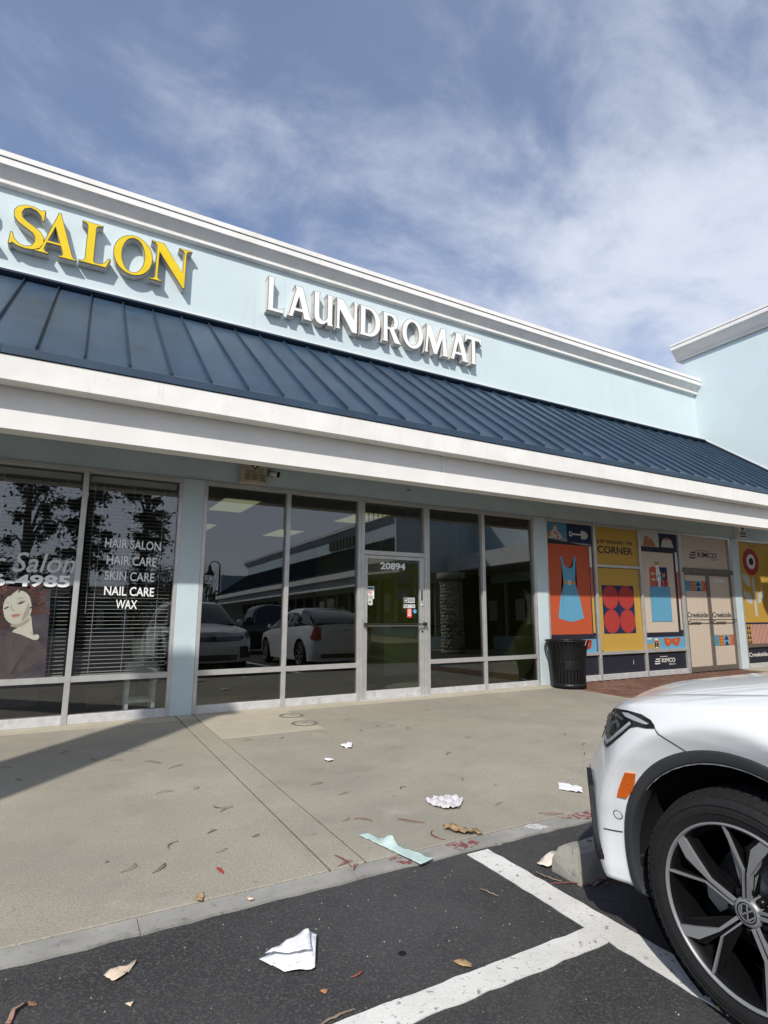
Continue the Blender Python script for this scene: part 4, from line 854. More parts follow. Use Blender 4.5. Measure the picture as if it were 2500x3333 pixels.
def tx(s, a, b, z0, z1, lv_=1, **k): return text_mb(s, a, b, z0, z1, Y0-.0016*lv_, .0012, **k)
# --- dress bay
poster('teal poster with a pizza slice and a bottle, top left of the poster windows', rect(3.153, 3.691, 2.552, 2.85), PBL, [
 ('crust', cat([(3.17, 2.555), (3.232, 2.65), (3.316, 2.697), (3.42, 2.705), (3.53, 2.655), (3.585, 2.556)], 4), PGD), ('pizza', cat([(3.209, 2.554), (3.255, 2.625), (3.323, 2.68), (3.42, 2.69), (3.52, 2.64), (3.565, 2.556)], 4), PCR, 2),
 ('bottle', [(3.335, 2.60), (3.335, 2.70), (3.35, 2.74), (3.35, 2.775), (3.43, 2.775), (3.43, 2.74), (3.445, 2.70), (3.445, 2.60)], PGR, 3), ('cork', rect(3.335, 3.445, 2.775, 2.80), PGD, 3)]
 + [('topping', ell(x-.022, x+.022, z-.022, z+.022, 12), PDR, 4) for x, z in ((3.256, 2.604), (3.378, 2.658), (3.432, 2.635), (3.463, 2.582))])
poster('navy poster with a white garden spade', rect(3.691, 4.318, 2.50, 2.85), PNV, [('blade', cat([(4.06, 2.735), (4.15, 2.735), (4.22, 2.70), (4.245, 2.655), (4.22, 2.605), (4.15, 2.578), (4.06, 2.578)], 4), PGR), ('shaft', rect(3.82, 4.065, 2.645, 2.673), PWH, 2), ('handle', [(3.752, 2.70), (3.806, 2.709), (3.837, 2.671), (3.837, 2.643), (3.806, 2.612), (3.752, 2.618)], PWH), ('handle_gap', [(3.772, 2.685), (3.799, 2.688), (3.814, 2.665), (3.814, 2.65), (3.797, 2.636), (3.772, 2.64)], PNV, 3)])
poster('narrow print strip of white, red and yellow right of the orange dress poster', rect(4.245, 4.322, .80, 2.475), PBK, [('white_band', rect(4.252, 4.315, 2.06, 2.455), PWH), ('red_band', rect(4.252, 4.317, 1.49, 2.058), PRO), ('yellow_band', rect(4.258, 4.319, .85, 1.488), PYL)], y=Y0-.0005)
poster('orange poster with a sleeveless blue dress above the black trash can', [(3.153, 2.548), (4.25, 2.455), (4.25, .74), (3.153, .78)], PBK, [('orange_field', rect(3.157, 4.232, .835, 2.452), PO),
 ('dress', cat([(3.489, 2.217), (3.506, 2.234), (3.540, 2.225), (3.569, 2.108), (3.61, 2.051), (3.682, 2.022), (3.75, 2.030), (3.80, 2.076), (3.828, 2.215), (3.85, 2.235), (3.892, 2.219)], 4)+cat([(3.864, 1.977), (3.846, 1.791), (3.854, 1.726), (3.933, 1.50), (4.025, 1.118)], 4)+cat([(3.93, 1.10), (3.833, 1.075), (3.69, 1.058), (3.553, 1.082), (3.387, 1.123)], 4)+cat([(3.40, 1.20), (3.459, 1.496), (3.535, 1.70), (3.546, 1.783), (3.53, 1.965)], 4), PLB, 2),
 ('belt', rect(3.541, 3.853, 1.733, 1.786), PGD, 3), ('buckle', ell(3.652, 3.736, 1.712, 1.80, 24), PWH, 4), ('buckle_gap', ell(3.675, 3.713, 1.735, 1.778, 18), PGD, 5)])
poster('light blue poster with a red pepper behind the trash can rim', rect(3.153, 4.322, .505, .742), PLB, [('pepper', cat([(4.05, .728), (4.195, .728), (4.19, .66), (4.176, .60), (4.12, .56), (4.06, .565)], 4), PRD), ('pepper_seed', ell(4.08, 4.12, .62, .68, 12), PGD, 2)])
# --- corner bay
poster('mustard poster reading JUST AROUND THE CORNER', rect(4.415, 5.645, 2.126, 2.845), PYL, [('words', tx('JUST AROUND THE', 4.483, 5.494, 2.525, 2.603, bold=.03), PBK), ('words', tx('CORNER', 4.488, 5.500, 2.343, 2.486, bold=.02), PBK)])
poster('mustard poster with four red discs on a dark square', [(4.415, 2.060), (5.63, 2.064), (5.645, .506), (4.516, .506), (4.437, .545)], PYL, [('dark_square', rect(4.545, 5.448, .828, 1.735), PNV)]+[('red_disc', ell(a, b, c, d, 40), PRD, 2) for a, b, c, d in ((4.548, 4.992, 1.282, 1.73), (4.998, 5.442, 1.282, 1.73), (4.556, 4.994, .836, 1.278), (5.0, 5.446, .836, 1.278))])
# --- bag bay
poster('off white poster with an orange mountain', rect(5.715, 6.347, 2.55, 2.85), PGR, [('mountain', [(5.827, 2.557), (5.887, 2.732), (5.93, 2.745), (5.965, 2.772), (6.0, 2.74), (6.063, 2.716), (6.10, 2.715), (6.146, 2.70), (6.247, 2.557)], PBR), ('snow_line', [(5.90, 2.70), (5.965, 2.73), (6.05, 2.69), (6.13, 2.66), (5.95, 2.69)], PGD, 2)])
poster('navy poster with a white flower pot holding red blooms', rect(6.347, 6.90, 2.555, 2.85), PNV, [('bloom', cat([(6.48, 2.715), (6.54, 2.755), (6.62, 2.77), (6.72, 2.75), (6.76, 2.715)], 4), PRO), ('pot', [(6.40, 2.563), (6.415, 2.585), (6.465, 2.72), (6.76, 2.72), (6.81, 2.585), (6.828, 2.563)], PGR, 2)])
poster('narrow print strip of white and red right of the blue bag poster', rect(6.835, 6.935, .80, 2.50), PBK, [('white_band', rect(6.845, 6.915, 2.06, 2.475), PWH), ('red_band', rect(6.848, 6.918, 1.50, 2.058), PRO), ('cream_band', rect(6.855, 6.92, .87, 1.498), PCR)], y=Y0-.0005)
poster('cream poster with a blue shopping bag full of groceries', rect(5.722, 6.838, .738, 2.548), PBK, [('cream_field', rect(5.755, 6.775, .832, 2.442), PCR),
 ('bread', cat([(5.976, 1.74), (5.974, 2.07), (6.007, 2.122), (6.085, 2.146), (6.165, 2.128), (6.196, 2.055), (6.20, 1.74)], 4), PO, 2), ('bread_score', cat([(6.0, 2.0), (6.08, 2.03), (6.15, 2.0), (6.08, 1.97)], 3), PCR, 3), ('bread_score', cat([(6.0, 1.88), (6.08, 1.91), (6.15, 1.88), (6.08, 1.85)], 3), PCR, 3),
 ('carton', rect(6.279, 6.536, 1.735, 2.142), PNV, 2), ('star', [(6.347, 2.046), (6.405, 1.994), (6.475, 2.03), (6.445, 1.927), (6.384, 1.94)], PGD, 3), ('bottle', [(6.182, 2.18), (6.278, 2.18), (6.285, 2.10), (6.318, 2.0), (6.30, 1.74), (6.19, 1.74), (6.175, 1.97)], PWH, 4), ('cork', rect(6.14, 6.29, 2.18, 2.246), PGD, 4), ('apple', ell(6.30, 6.43, 1.72, 1.90, 18), PDR, 5), ('apple', ell(6.42, 6.54, 1.72, 1.90, 18), PDR, 5), ('apple', ell(6.13, 6.22, 1.72, 1.88, 18), PDR, 5),
 ('bag', rect(5.946, 6.588, 1.042, 1.743), PLB, 6), ('bag_handle', MB().add(*(lambda A: ([(x, Y0-.0112, z) for x, z in A], [(i, i+1, 15+i+1, 15+i) for i in range(14)]))(arc(6.26, 1.74, .14, .24, 0, 180, 14)+arc(6.26, 1.74, .118, .215, 0, 180, 14))), PLB)])
poster('light blue poster with red glasses, a wine glass and a beach', rect(5.722, 6.935, .505, .738), PLB, [('sand', rect(5.735, 5.938, .512, .612), PGD), ('cloud', rect(5.76, 5.90, .70, .725), PWH), ('tan_square', rect(5.96, 6.132, .508, .715), PGD), ('wine_glass', [(5.985, .71), (6.095, .71), (6.08, .645), (6.045, .622), (6.045, .555), (6.09, .53), (5.99, .53), (6.035, .555), (6.035, .622), (6.0, .645)], PWH, 2), ('wine', [(5.99, .675), (6.09, .675), (6.078, .65), (6.04, .632), (6.002, .65)], PDR, 3),
 ('spectacles', cat([(6.283, .726), (6.53, .70), (6.775, .726), (6.785, .661), (6.735, .575), (6.63, .553), (6.53, .62), (6.43, .553), (6.32, .575), (6.28, .661)], 4), PO, 2), ('lens_flower', ell(6.37, 6.43, .63, .69, 10), PGD, 3), ('lens_flower', ell(6.63, 6.69, .63, .69, 10), PGD, 3)])
def kimco(a, b, zc, h, m, lv_=1):
    """three waves and the word, as on the posters"""
    wv = h*1.35; out = []
    for k in range(3):
        z = zc+h*(.52-.52*k); x0, x1 = a-2.45*h-.10*h*k+(.25*h if k == 0 else 0), a-.55*h-.08*h*k
        n = 8; top = [(x0+(x1-x0)*i/n, z-.10*h*math.sin(math.pi*i/n)+.06*h*i/n) for i in range(n+1)]; bot = [(x, zz_-.26*h) for x, zz_ in top][::-1]
        out.append(('logo_wave', top+bot, m, lv_))
    out += [('logo_word', tx('KIMCO', a, b, zc-h/2, zc+h/2, lv_, bold=.02), m), ('small_print', tx('REALTY', b-.2, b, zc-h*.5-.055, zc-h*.5-.022, lv_), m), ('small_print', rect(a-.04, b-.24, zc+h*.5+.028, zc+h*.5+.038), m, lv_)]
    return out
for a, b, lab, it in ((3.156, 4.347, 'dark kick panel below the pepper poster', []), (4.413, 5.648, 'dark kick panel with a pale scratch below the red disc poster', [('scratch', [(5.31, .33), (5.318, .33), (5.322, .24), (5.312, .25)], PWH)]), (5.712, 6.942, 'dark kick panel with a white wave logo and word', kimco(6.165, 6.59, .285, .082, PWH))):
    poster(lab, rect(a, b, .105, ZTR-.025), PBK, it, name='kick_panel')
# --- double doors
poster('cream panel with a black wave logo above the double doors', rect(7.04, 8.735, 2.165, 2.845), PCR, kimco(7.64, 8.34, 2.468, .112, PBK))
def band(a, b, z0, z1):
    it = []; q = (b-a)/4
    it += [('pattern_field', rect(a, a+q, z0, z1), PBL, 1)]
    for k in range(6):
        zz_ = z0+(z1-z0)*k/6; it.append(('hatch', [(a, zz_+.012), (a+q, zz_+.0), (a+q, zz_+.012), (a, zz_+.024)], PLB, 2))
    it += [('pattern_field', rect(a+q, a+2*q, z0, z1), PGD, 1)]
    for k in range(4):
        for c in range(3):
            x0 = a+q+q*c/3; zt = z0+(z1-z0)*k/4; it.append(('triangle', [(x0, zt+.004), (x0+q/3, zt+.004), (x0+q/6, zt+(z1-z0)*.21)], PRD, 2))
    it += [('pattern_field', rect(a+2*q, a+3*q, z0, z1), PLB, 1)]
    for k in range(2): it.append(('triangle', [(a+2*q+.01, z0+(z1-z0)*(.03+.5*k)), (a+3*q-.01, z0+(z1-z0)*(.03+.5*k)), (a+2.5*q, z0+(z1-z0)*(.46+.5*k))], PNV, 2))
    it += [('pattern_field', rect(a+3*q, b, z0, z1), PRO, 1), ('triangle', [(a+3*q, z0+.02), (a+3*q, z1-.02), (a+3.5*q, (z0+z1)/2)], PGD, 2), ('triangle', [(b, z0+.02), (b, z1-.02), (a+3.6*q, (z0+z1)/2)], PO, 2)]
    return it
# the door leaves sit a little further out than the window glass
Y0b = Y0; Y0 = .0105
poster('cream poster with a pattern band at the top, left leaf of the double doors', rect(7.072, 7.824, .115, 2.012), PCR, band(7.075, 7.822, 1.672, 1.89)+[('words', tx('Creekside', 7.085, 7.80, 1.120, 1.231, 1, bold=.02), PBK), ('words', tx('Center', 7.085, 7.55, .966, 1.053, 1, bold=.02), PBK)], y=Y0)
poster('cream poster with 20900 at the top, right leaf of the double doors', rect(7.936, 8.683, .115, 2.012), PCR, band(7.938, 8.681, .515, .747)+[('street_number', tx('20900', 8.082, 8.53, 1.863, 1.963, 1, bold=.03), PWH), ('words', tx('Creekside', 7.96, 8.665, 1.12, 1.23, 1, bold=.02), PBK), ('words', tx('Center', 7.958, 8.46, .965, 1.06, 1, bold=.02), PBK)], y=Y0)
Y0 = Y0b
# --- flower bay
poster('mustard poster with a red and white flower at the right edge', rect(9.163, 10.935, 1.0, 2.845), PYL, [('flower', ell(9.36, 10.02, 2.08, 2.71, 44), PDR), ('flower_ring', ell(9.515, 9.875, 2.225, 2.575, 36), PWH, 2), ('flower_eye', ell(9.61, 9.79, 2.315, 2.49, 28), PBK, 3), ('stem', cat([(9.66, 1.99), (9.70, 2.01), (9.745, 1.99), (9.765, 1.165), (9.715, 1.143), (9.665, 1.165)], 3), PGR),
 ('leaf', cat([(9.288, 2.11), (9.47, 2.093), (9.575, 1.989), (9.571, 1.82), (9.376, 1.876), (9.292, 2.011), (9.288, 2.11)], 4)[:-1], PGR), ('leaf', cat([(9.29, 1.722), (9.502, 1.665), (9.59, 1.545), (9.567, 1.423), (9.384, 1.467), (9.287, 1.601), (9.29, 1.722)], 4)[:-1], PGR), ('leaf', cat([(10.10, 1.738), (10.09, 1.60), (9.998, 1.488), (9.834, 1.44), (9.858, 1.61), (9.956, 1.712), (10.10, 1.738)], 4)[:-1], PGR),
 ('scallop', cat([(9.56, 2.84), (9.653, 2.80), (9.80, 2.765), (9.98, 2.79), (10.05, 2.84), (9.98, 2.80), (9.80, 2.778), (9.653, 2.812)], 3), PBK, 1)])
it = [('gold_field', rect(9.163, 9.45, .52, .958), PGD)]
for k in range(4):
    for c in range(3): it.append(('triangle', [(9.18+c*.09-.03, .53+k*.107), (9.18+c*.09+.055, .53+k*.107), (9.18+c*.09+.012, .53+k*.107+.09)] if c else [(9.165, .53+k*.107), (9.215, .53+k*.107), (9.185, .62+k*.107)], PNV, 2))
it.append(('pink_field', rect(9.45, 10.2, .52, .958), PCR))
for k in range(13): it.append(('stripe', [(9.455+.055*k, .52), (9.48+.055*k, .52), (min(9.48, 9.48)+.055*k-.0+.02, .958), (9.455+.055*k+.02, .958)], PRD, 2))
poster('patterned poster of navy triangles and red stripes under the flower', rect(9.163, 10.935, .515, .985), PNV, it)
poster('dark kick panel with white lettering under the flower poster', rect(9.163, 10.935, .105, .447), PBK, [('words', tx('Creekside Center', 9.246, 10.6, .24, .333, 1, bold=.02), PWH)], name='kick_panel')
# ------------------------------------------------------------------ slatted trash can
BLKM = mat('black_enamelled_steel', (.008, .008, .0085), .4, spec=.3, var=.2, vscale=15)
TC = Vector((3.13, -.385, 0)); tcan = thing('trash_can', 'black slatted steel trash can with a flared rim against the blue column', 'trash can', TC)
def can_r(z): return interp(z, [.05, .2, .45, .62, .74], [.272, .276, .290, .312, .344])
slat0 = None; NS = 32
for k in range(NS):
    if slat0 is None:
        mb = MB(); w2 = .0195; zs_ = [.05, .12, .2, .32, .45, .55, .62, .69, .745]
        for z in zs_: rr_ = can_r(z); mb.v += [(rr_, -w2, z), (rr_, w2, z), (rr_-.005, w2, z), (rr_-.005, -w2, z)]
        for i in range(len(zs_)-1):
            for q in range(4): mb.f.append((i*4+q, i*4+(q+1) % 4, i*4+4+(q+1) % 4, i*4+4+q)); mb.sm.append(False)
        slat0 = mb.mesh('slat', BLKM)
    o = bpy.data.objects.new('slat', slat0); COL.objects.link(o); o.parent = tcan; o.rotation_euler = (0, 0, 2*math.pi*k/NS)
part('rim', MB().lathe([(.328, .735), (.348, .742), (.361, .752), (.365, .762), (.359, .772), (.344, .770), (.328, .755)], 48, c=TC, closed=True), BLKM, tcan)
for z in (.43, .29): part('band', MB().lathe([(can_r(z)-.012, z-.018), (can_r(z)-.006, z-.018), (can_r(z)-.006, z+.018), (can_r(z)-.012, z+.018)], 48, c=TC, closed=True), BLKM, tcan)
part('base_ring', MB().lathe([(.25, .012), (.278, .012), (.280, .085), (.25, .085)], 48, c=TC, closed=True), BLKM, tcan)
part('liner', MB().lathe([(0, .06), (.242, .06), (.264, .45), (.29, .70), (.305, .735), (.285, .735), (.23, .1), (0, .1)], 36, c=TC), mat('black_liner', (.010, .010, .011), .5), tcan)
va = math.atan2(CAM.y-TC.y, CAM.x-TC.x)
pl = MB(); pts_ = []
for k in range(9):
    a = va+.95*(k/8-.25)
    pts_.append((TC.x+(can_r(.36)+.008)*math.cos(a), TC.y+(can_r(.36)+.008)*math.sin(a)))
for (x0, y0), (x1, y1) in zip(pts_, pts_[1:]): pl.add([(x0, y0, .30), (x1, y1, .30), (x1, y1, .435), (x0, y0, .435)], [(0, 1, 2, 3)])
part('plate', pl, BLKM, tcan)
for z in (.345, .375, .405):
    part('plate_lettering', MB().tube([(TC.x+(can_r(.36)+.0095)*math.cos(va+.95*(k/8-.25)), TC.y+(can_r(.36)+.0095)*math.sin(va+.95*(k/8-.25)), z) for k in range(1, 5 if z != .375 else 7)], .0035, 6), BLKM, tcan)
for q in range(4):
    a = q*math.pi/2+.4; part('foot', MB().lathe([(0, 0), (.022, 0), (.022, .02), (0, .02)], 12, c=(TC.x+.24*math.cos(a), TC.y+.24*math.sin(a), 0)), BLKM, tcan)
rg = solo('ribbon_scrap', MB().tube([(TC.x-.02, TC.y-.40, .70), (TC.x-.0, TC.y-.405, .765), (TC.x+.05, TC.y-.385, .795), (TC.x+.10, TC.y-.35, .79), (TC.x+.14, TC.y-.32, .765)], .008, 6), mat('dull_pink', (.30, .16, .15), .8), 'dull pink scrap hanging over the trash can rim', 'litter')
# ------------------------------------------------------------------ litter
PAPER = mat('white_paper', (.74, .74, .76), .8, var=.05, vscale=30); PRINTED = mat('printed_white_paper', (.70, .71, .74), .8, stains=[(55, .58, .66, (.35, .36, .38), .7)])
TEAL = mat('pale_teal_paper', (.44, .56, .52), .8, var=.06, vscale=14); CREAMC = mat('cream_cardboard', (.62, .50, .38), .85, var=.08, vscale=30); TAN = mat('tan_dry_leaf', (.42, .27, .13), .8, var=.25, vscale=30)
PLAST = mat('crumpled_plastic', (.62, .60, .60), .35, spec=.6, var=.1, vscale=40, stains=[(40, .58, .66, (.36, .33, .33), .6)])
def sheet_mb(poly, z, seed, amp=.012, th=.0012, cell=.025, fold=None):
    """a crumpled sheet lying on the ground: polygon subdivided, lifted by noise, with thickness"""
    rr = random.Random(seed); bm = bmesh.new(); vs = [bm.verts.new((x, y, 0)) for x, y in poly]; bm.faces.new(vs)
    xs_ = [p[0] for p in poly]; ys_ = [p[1] for p in poly]
    for ax, lo, hi in ((0, min(xs_), max(xs_)), (1, min(ys_), max(ys_))):
        c = lo+cell
        while c < hi-.004:
            no = Vector((1, 0, 0)) if ax == 0 else Vector((0, 1, 0))
            bmesh.ops.bisect_plane(bm, geom=bm.verts[:]+bm.edges[:]+bm.faces[:], plane_co=no*c, plane_no=no); c += cell*rr.uniform(.7, 1.3)
    ph = [rr.uniform(0, 6.28) for _ in range(6)]; cx0, cy0 = sum(xs_)/len(xs_), sum(ys_)/len(ys_)
    for v in bm.verts:
        x, y = v.co.x-cx0, v.co.y-cy0
        h = abs(math.sin(x*38+ph[0]+y*11))*.5+abs(math.sin(y*45+ph[1]-x*17))*.5+rr.uniform(-.25, .25)
        if fold: h += fold(x, y)/amp
        v.co.z = z+.002+amp*max(0, h)
    geom = bmesh.ops.extrude_face_region(bm, geom=bm.faces[:])
    for e in geom['geom']:
        if isinstance(e, bmesh.types.BMVert): e.co.z += th
    return MB().bm(bm, True)
def litter(name, poly, m, lab, z=0., seed=1, group=None, **k):
    c = (sum(p[0] for p in poly)/len(poly), sum(p[1] for p in poly)/len(poly), z)
    return solo(name, sheet_mb(poly, z, seed, **k), m, lab, 'litter', group, origin=c)
litter('paper_scrap', [(-1.916, -2.26), (-1.88, -2.30), (-1.835, -2.255), (-1.79, -2.27), (-1.875, -2.43), (-1.93, -2.36)], PAPER, 'small torn white paper scrap in front of the laundromat door', seed=3, amp=.02)
litter('paper_scrap', [(-2.25, -2.66), (-2.20, -2.655), (-2.185, -2.72), (-2.24, -2.765), (-2.265, -2.71)], PAPER, 'smallest white paper scrap on the pavement, left of the torn one', seed=4, amp=.018)
litter('plastic_wrapper', [(-2.075, -3.98), (-1.951, -3.945), (-1.864, -4.0), (-1.845, -4.09), (-1.95, -4.19), (-2.036, -4.17), (-2.075, -4.07)], PLAST, 'crumpled clear plastic wrapper on the pavement near the kerb', seed=6, amp=.03, cell=.018)
litter('paper_strip', [(-2.723, -4.265), (-2.663, -4.245), (-2.60, -4.48), (-2.52, -4.73), (-2.615, -4.755), (-2.67, -4.50)], TEAL, 'long pale teal paper strip lying across the kerb', seed=8, amp=.006, cell=.03, fold=lambda x, y: .045*math.exp(-((x-.012)/.03)**2-((y-.05)/.03)**2))
litter('folded_newspaper', [(-3.562, -5.112), (-3.46, -5.075), (-3.336, -5.045), (-3.318, -5.08), (-3.335, -5.115), (-3.40, -5.262), (-3.43, -5.258), (-3.50, -5.225)], PRINTED, 'folded white printed newspaper sheet on the dark asphalt', z=-.015, seed=9, amp=.008, cell=.03, fold=lambda x, y: .03*max(0, .5+x*3.0)*max(0, 1-abs(y)*5))
litter('folded_newspaper', [(-3.545, -5.125), (-3.345, -5.06), (-3.39, -5.20), (-3.44, -5.185)], PAPER, 'upper white flap of the folded newspaper on the asphalt', z=.010, seed=19, amp=.010, cell=.03, fold=lambda x, y: .014*max(0, .5+x*3.0))
litter('napkin', [(-.975, -4.10), (-.90, -4.255), (-1.0, -4.355), (-1.075, -4.205)], PAPER, 'creased white napkin on the pavement in front of the parked car', seed=11, amp=.015)
litter('cardboard_scrap', [(-4.075, -4.93), (-4.055, -4.90), (-4.03, -4.925), (-3.974, -4.90), (-3.965, -4.91), (-3.998, -4.957), (-4.042, -4.99)], CREAMC, 'torn cream cardboard scrap on the asphalt below the kerb at the left', z=-.015, seed=12, amp=.014)
litter('cardboard_scrap', [(-4.021, -5.123), (-3.992, -5.128), (-4.006, -5.152)], CREAMC, 'tiny cream chip on the asphalt below the larger cardboard scrap', z=-.015, seed=13, amp=.006, cell=.02)
litter('cardboard_scrap', [(-2.072, -5.012), (-1.96, -4.985), (-1.92, -5.03), (-2.02, -5.075), (-2.06, -5.07)], mat('off_white_card', (.68, .60, .50), .8, var=.04, vscale=20), 'off white card leaning behind the end of the wheel stop', z=-.015, seed=14, amp=.012, fold=lambda x, y: .05*max(0, .4+x*4))
litter('dry_leaf', [(-2.232, -4.40), (-2.19, -4.43), (-2.10, -4.555), (-2.09, -4.60), (-2.16, -4.575), (-2.215, -4.52), (-2.24, -4.45)], TAN, 'large curled tan leaf on the kerb above the bay line', seed=15, amp=.03)
litter('dry_leaf', [(-2.925, -5.455), (-2.895, -5.462), (-2.875, -5.505), (-2.89, -5.525), (-2.918, -5.50)], TAN, 'tan oval leaf on the asphalt beside the cross line', z=-.015, seed=16, amp=.008, cell=.02)
litter('dry_leaf', [(-3.43, -5.375), (-3.41, -5.368), (-3.40, -5.385), (-3.418, -5.398)], mat('orange_leaf', (.36, .17, .07), .8), 'small orange leaf chip on the asphalt below the newspaper', z=-.015, seed=17, amp=.005, cell=.02)
litter('dry_leaf', [(-3.69, -4.59), (-3.68, -4.55), (-3.65, -4.52), (-3.645, -4.55), (-3.665, -4.60)], TAN, 'tan leaf flake at the inner edge of the kerb, left', seed=18, amp=.012, cell=.02)
litter('dry_leaf', [(-3.482, -4.652), (-3.458, -4.655), (-3.457, -4.69), (-3.48, -4.692)], CREAMC, 'square tan chip lying on the kerb band', seed=20, amp=.004, cell=.02)
litter('dry_leaf', [(-2.285, -6.05), (-2.292, -6.10), (-2.30, -6.19), (-2.325, -6.18), (-2.315, -6.09)], mat('yellow_green_leaf', (.42, .36, .09), .7), 'narrow yellow leaf beside the front tyre', z=-.010, seed=21, amp=.006, cell=.03)
litter('dry_leaf', [(-4.36, -5.045), (-4.345, -4.985), (-4.315, -4.965), (-4.312, -4.98), (-4.335, -5.0), (-4.345, -5.06)], mat('pink_brown_leaf', (.30, .17, .13), .8), 'pinkish brown curled leaf on the asphalt in the lower left corner', z=-.015, seed=22, amp=.012, cell=.02)
litter('dry_leaf', [(-4.306, -4.96), (-4.275, -4.975), (-4.272, -4.992), (-4.30, -4.985)], mat('brown_leaf', (.16, .09, .05), .8), 'dark brown leaf by the pinkish leaf on the asphalt', z=-.015, seed=23, amp=.008, cell=.02)
solo('chewing_gum', MB().lathe([(0, .004), (.011, .003), (.016, 0)], 14, c=(-3.064, -5.32, -.0145)), DARK, 'flat black gum spot on the asphalt between newspaper and cross line', 'gum')
def strip(p, q, w, m, lab, group, z=0., bend=None, seed=0, name='gum_leaf'):
    rr = random.Random(seed*7+3); p, q = Vector((*p, 0)), Vector((*q, 0)); d = q-p; sd = Vector((-d.y, d.x, 0)).normalized(); bend = d.length*rr.uniform(-.28, .28) if bend is None else bend
    n = 9; mid = (p+q)/2; vs = []; hh = rr.uniform(.004, .012)
    for i in range(n):
        t = i/(n-1); ww = w*math.sin(math.pi*min(1, max(.06, t*.9+.06)))**.7; c = p+d*t+sd*bend*4*t*(1-t)+sd*rr.uniform(-.002, .002); h = hh*4*t*(1-t)+rr.uniform(0, .002)
        vs += [c-sd*ww+Vector((0, 0, h)), c+Vector((0, 0, h+.0025)), c+sd*ww+Vector((0, 0, h)), c+Vector((0, 0, h-.0012))]
    fs = [(i*4+k, i*4+(k+1) % 4, i*4+4+(k+1) % 4, i*4+4+k) for i in range(n-1) for k in range(4)]+[(3, 2, 1, 0), (n*4-4, n*4-3, n*4-2, n*4-1)]
    if lab == LL:
        lab = 'thin dry curled leaf %s, %s the pavement joints' % ('near the kerb' if mid.y < -3.2 else 'midway to the shops' if mid.y < -1.8 else 'close to the shop fronts', 'left of' if mid.x < -3.03 else 'right of')
    o = Vector((mid.x, mid.y, z+.002)); mb = MB().add([v+Vector((0, 0, z+.002)) for v in vs], fs)
    return solo(name, mb, m, lab, 'leaf', group, origin=o)
LFM = [mat('dry_gum_leaf_%s' % n, c, .75, var=.2, vscale=40) for n, c in (('a', (.15, .105, .072)), ('b', (.19, .12, .085)), ('c', (.115, .085, .06)), ('d', (.23, .16, .11)))]
REDL = mat('red_brown_bark', (.22, .06, .045), .8, var=.3, vscale=40)
GL = 'dry curled gum leaves scattered on the pavement'
LL = 'thin dry brown curled leaf on the beige pavement'
seg = [((-4.223, -1.369), (-4.165, -1.333)), ((-3.464, -2.325), (-3.337, -2.265)), ((-3.602, -2.008), (-3.489, -2.144)), ((-3.331, -3.513), (-3.232, -3.456)), ((-3.334, -3.365), (-3.29, -3.449)), ((-3.477, -3.831), (-3.417, -3.798)), ((-3.267, -3.998), (-3.221, -3.99)), ((-3.701, -3.959), (-3.641, -3.857)), ((-3.818, -4.205), (-3.749, -4.111)), ((-3.39, -2.959), (-3.348, -2.921)), ((-4.515, -2.09), (-4.475, -2.139)), ((-3.998, -1.709), (-3.957, -1.779)), ((-4.016, -3.961), (-3.997, -3.962))]
for i, (a, b) in enumerate(seg): strip(a, b, .006, LFM[i % 4], LL, GL, seed=i)
strip((-3.528, -4.29), (-3.517, -4.372), .010, mat('crimson_leaf', (.30, .035, .035), .7), 'short crimson leaf on the beige pavement left of the joints', None, seed=77)
rr = random.Random(31)
for i in range(38):
    x, y = rr.uniform(-2.75, .6), rr.uniform(-4.4, -1.0)
    if rr.random() < .25: x, y = rr.uniform(-6, -3.1), rr.uniform(-4.3, -.6)
    a = rr.uniform(-.5, .9); l = rr.uniform(.05, .13); strip((x, y), (x+l*math.cos(a), y+l*math.sin(a)), rr.uniform(.0028, .0052), LFM[i % 4], LL, GL, seed=100+i)
for a, b, s in (((-2.955, -4.44), (-2.93, -4.60), 1), ((-2.99, -4.57), (-2.90, -4.55), 2), ((-2.94, -4.64), (-2.89, -4.60), 3), ((-2.30, -4.40), (-2.32, -4.55), 4), ((-2.63, -4.02), (-2.55, -4.11), 5), ((-2.39, -4.14), (-2.28, -4.28), 6), ((-1.55, -4.49), (-1.42, -4.58), 8)):
    strip(a, b, .005, REDL, 'reddish curled bark strip at the kerb', 'reddish bark strips along the kerb', seed=s, name='bark_strip')
for a, b, s in (((-2.483, -5.06), (-2.453, -5.165), 11), ((-3.30, -5.358), (-3.245, -5.340), 12), ((-3.51, -5.53), (-3.36, -5.51), 13), ((-2.16, -5.19), (-1.98, -5.30), 14), ((-2.12, -5.05), (-2.09, -5.20), 15), ((-2.06, -5.29), (-1.86, -5.33), 16), ((-2.0, -5.31), (-1.92, -5.29), 17), ((-4.0, -5.36), (-3.9, -5.31), 18)):
    strip(a, b, .006, [REDL, LFM[3]][s % 2], 'brown bark strip on the dark asphalt', 'bark strips on the asphalt', z=-.015, seed=s, name='bark_strip')
for k in range(26):
    x, y = rr.uniform(-1.98, -1.4), rr.uniform(-5.36, -5.27); a = rr.uniform(-.6, .6); l = rr.uniform(.04, .09)
    strip((x, y), (x+l*math.cos(a), y+l*math.sin(a)*.4), .005, random.choice([REDL]+LFM), 'dry leaf in the heap caught under the wheel stop', 'leaves caught along the wheel stop', z=-.015, seed=300+k)
mb = MB(); mb2 = MB()
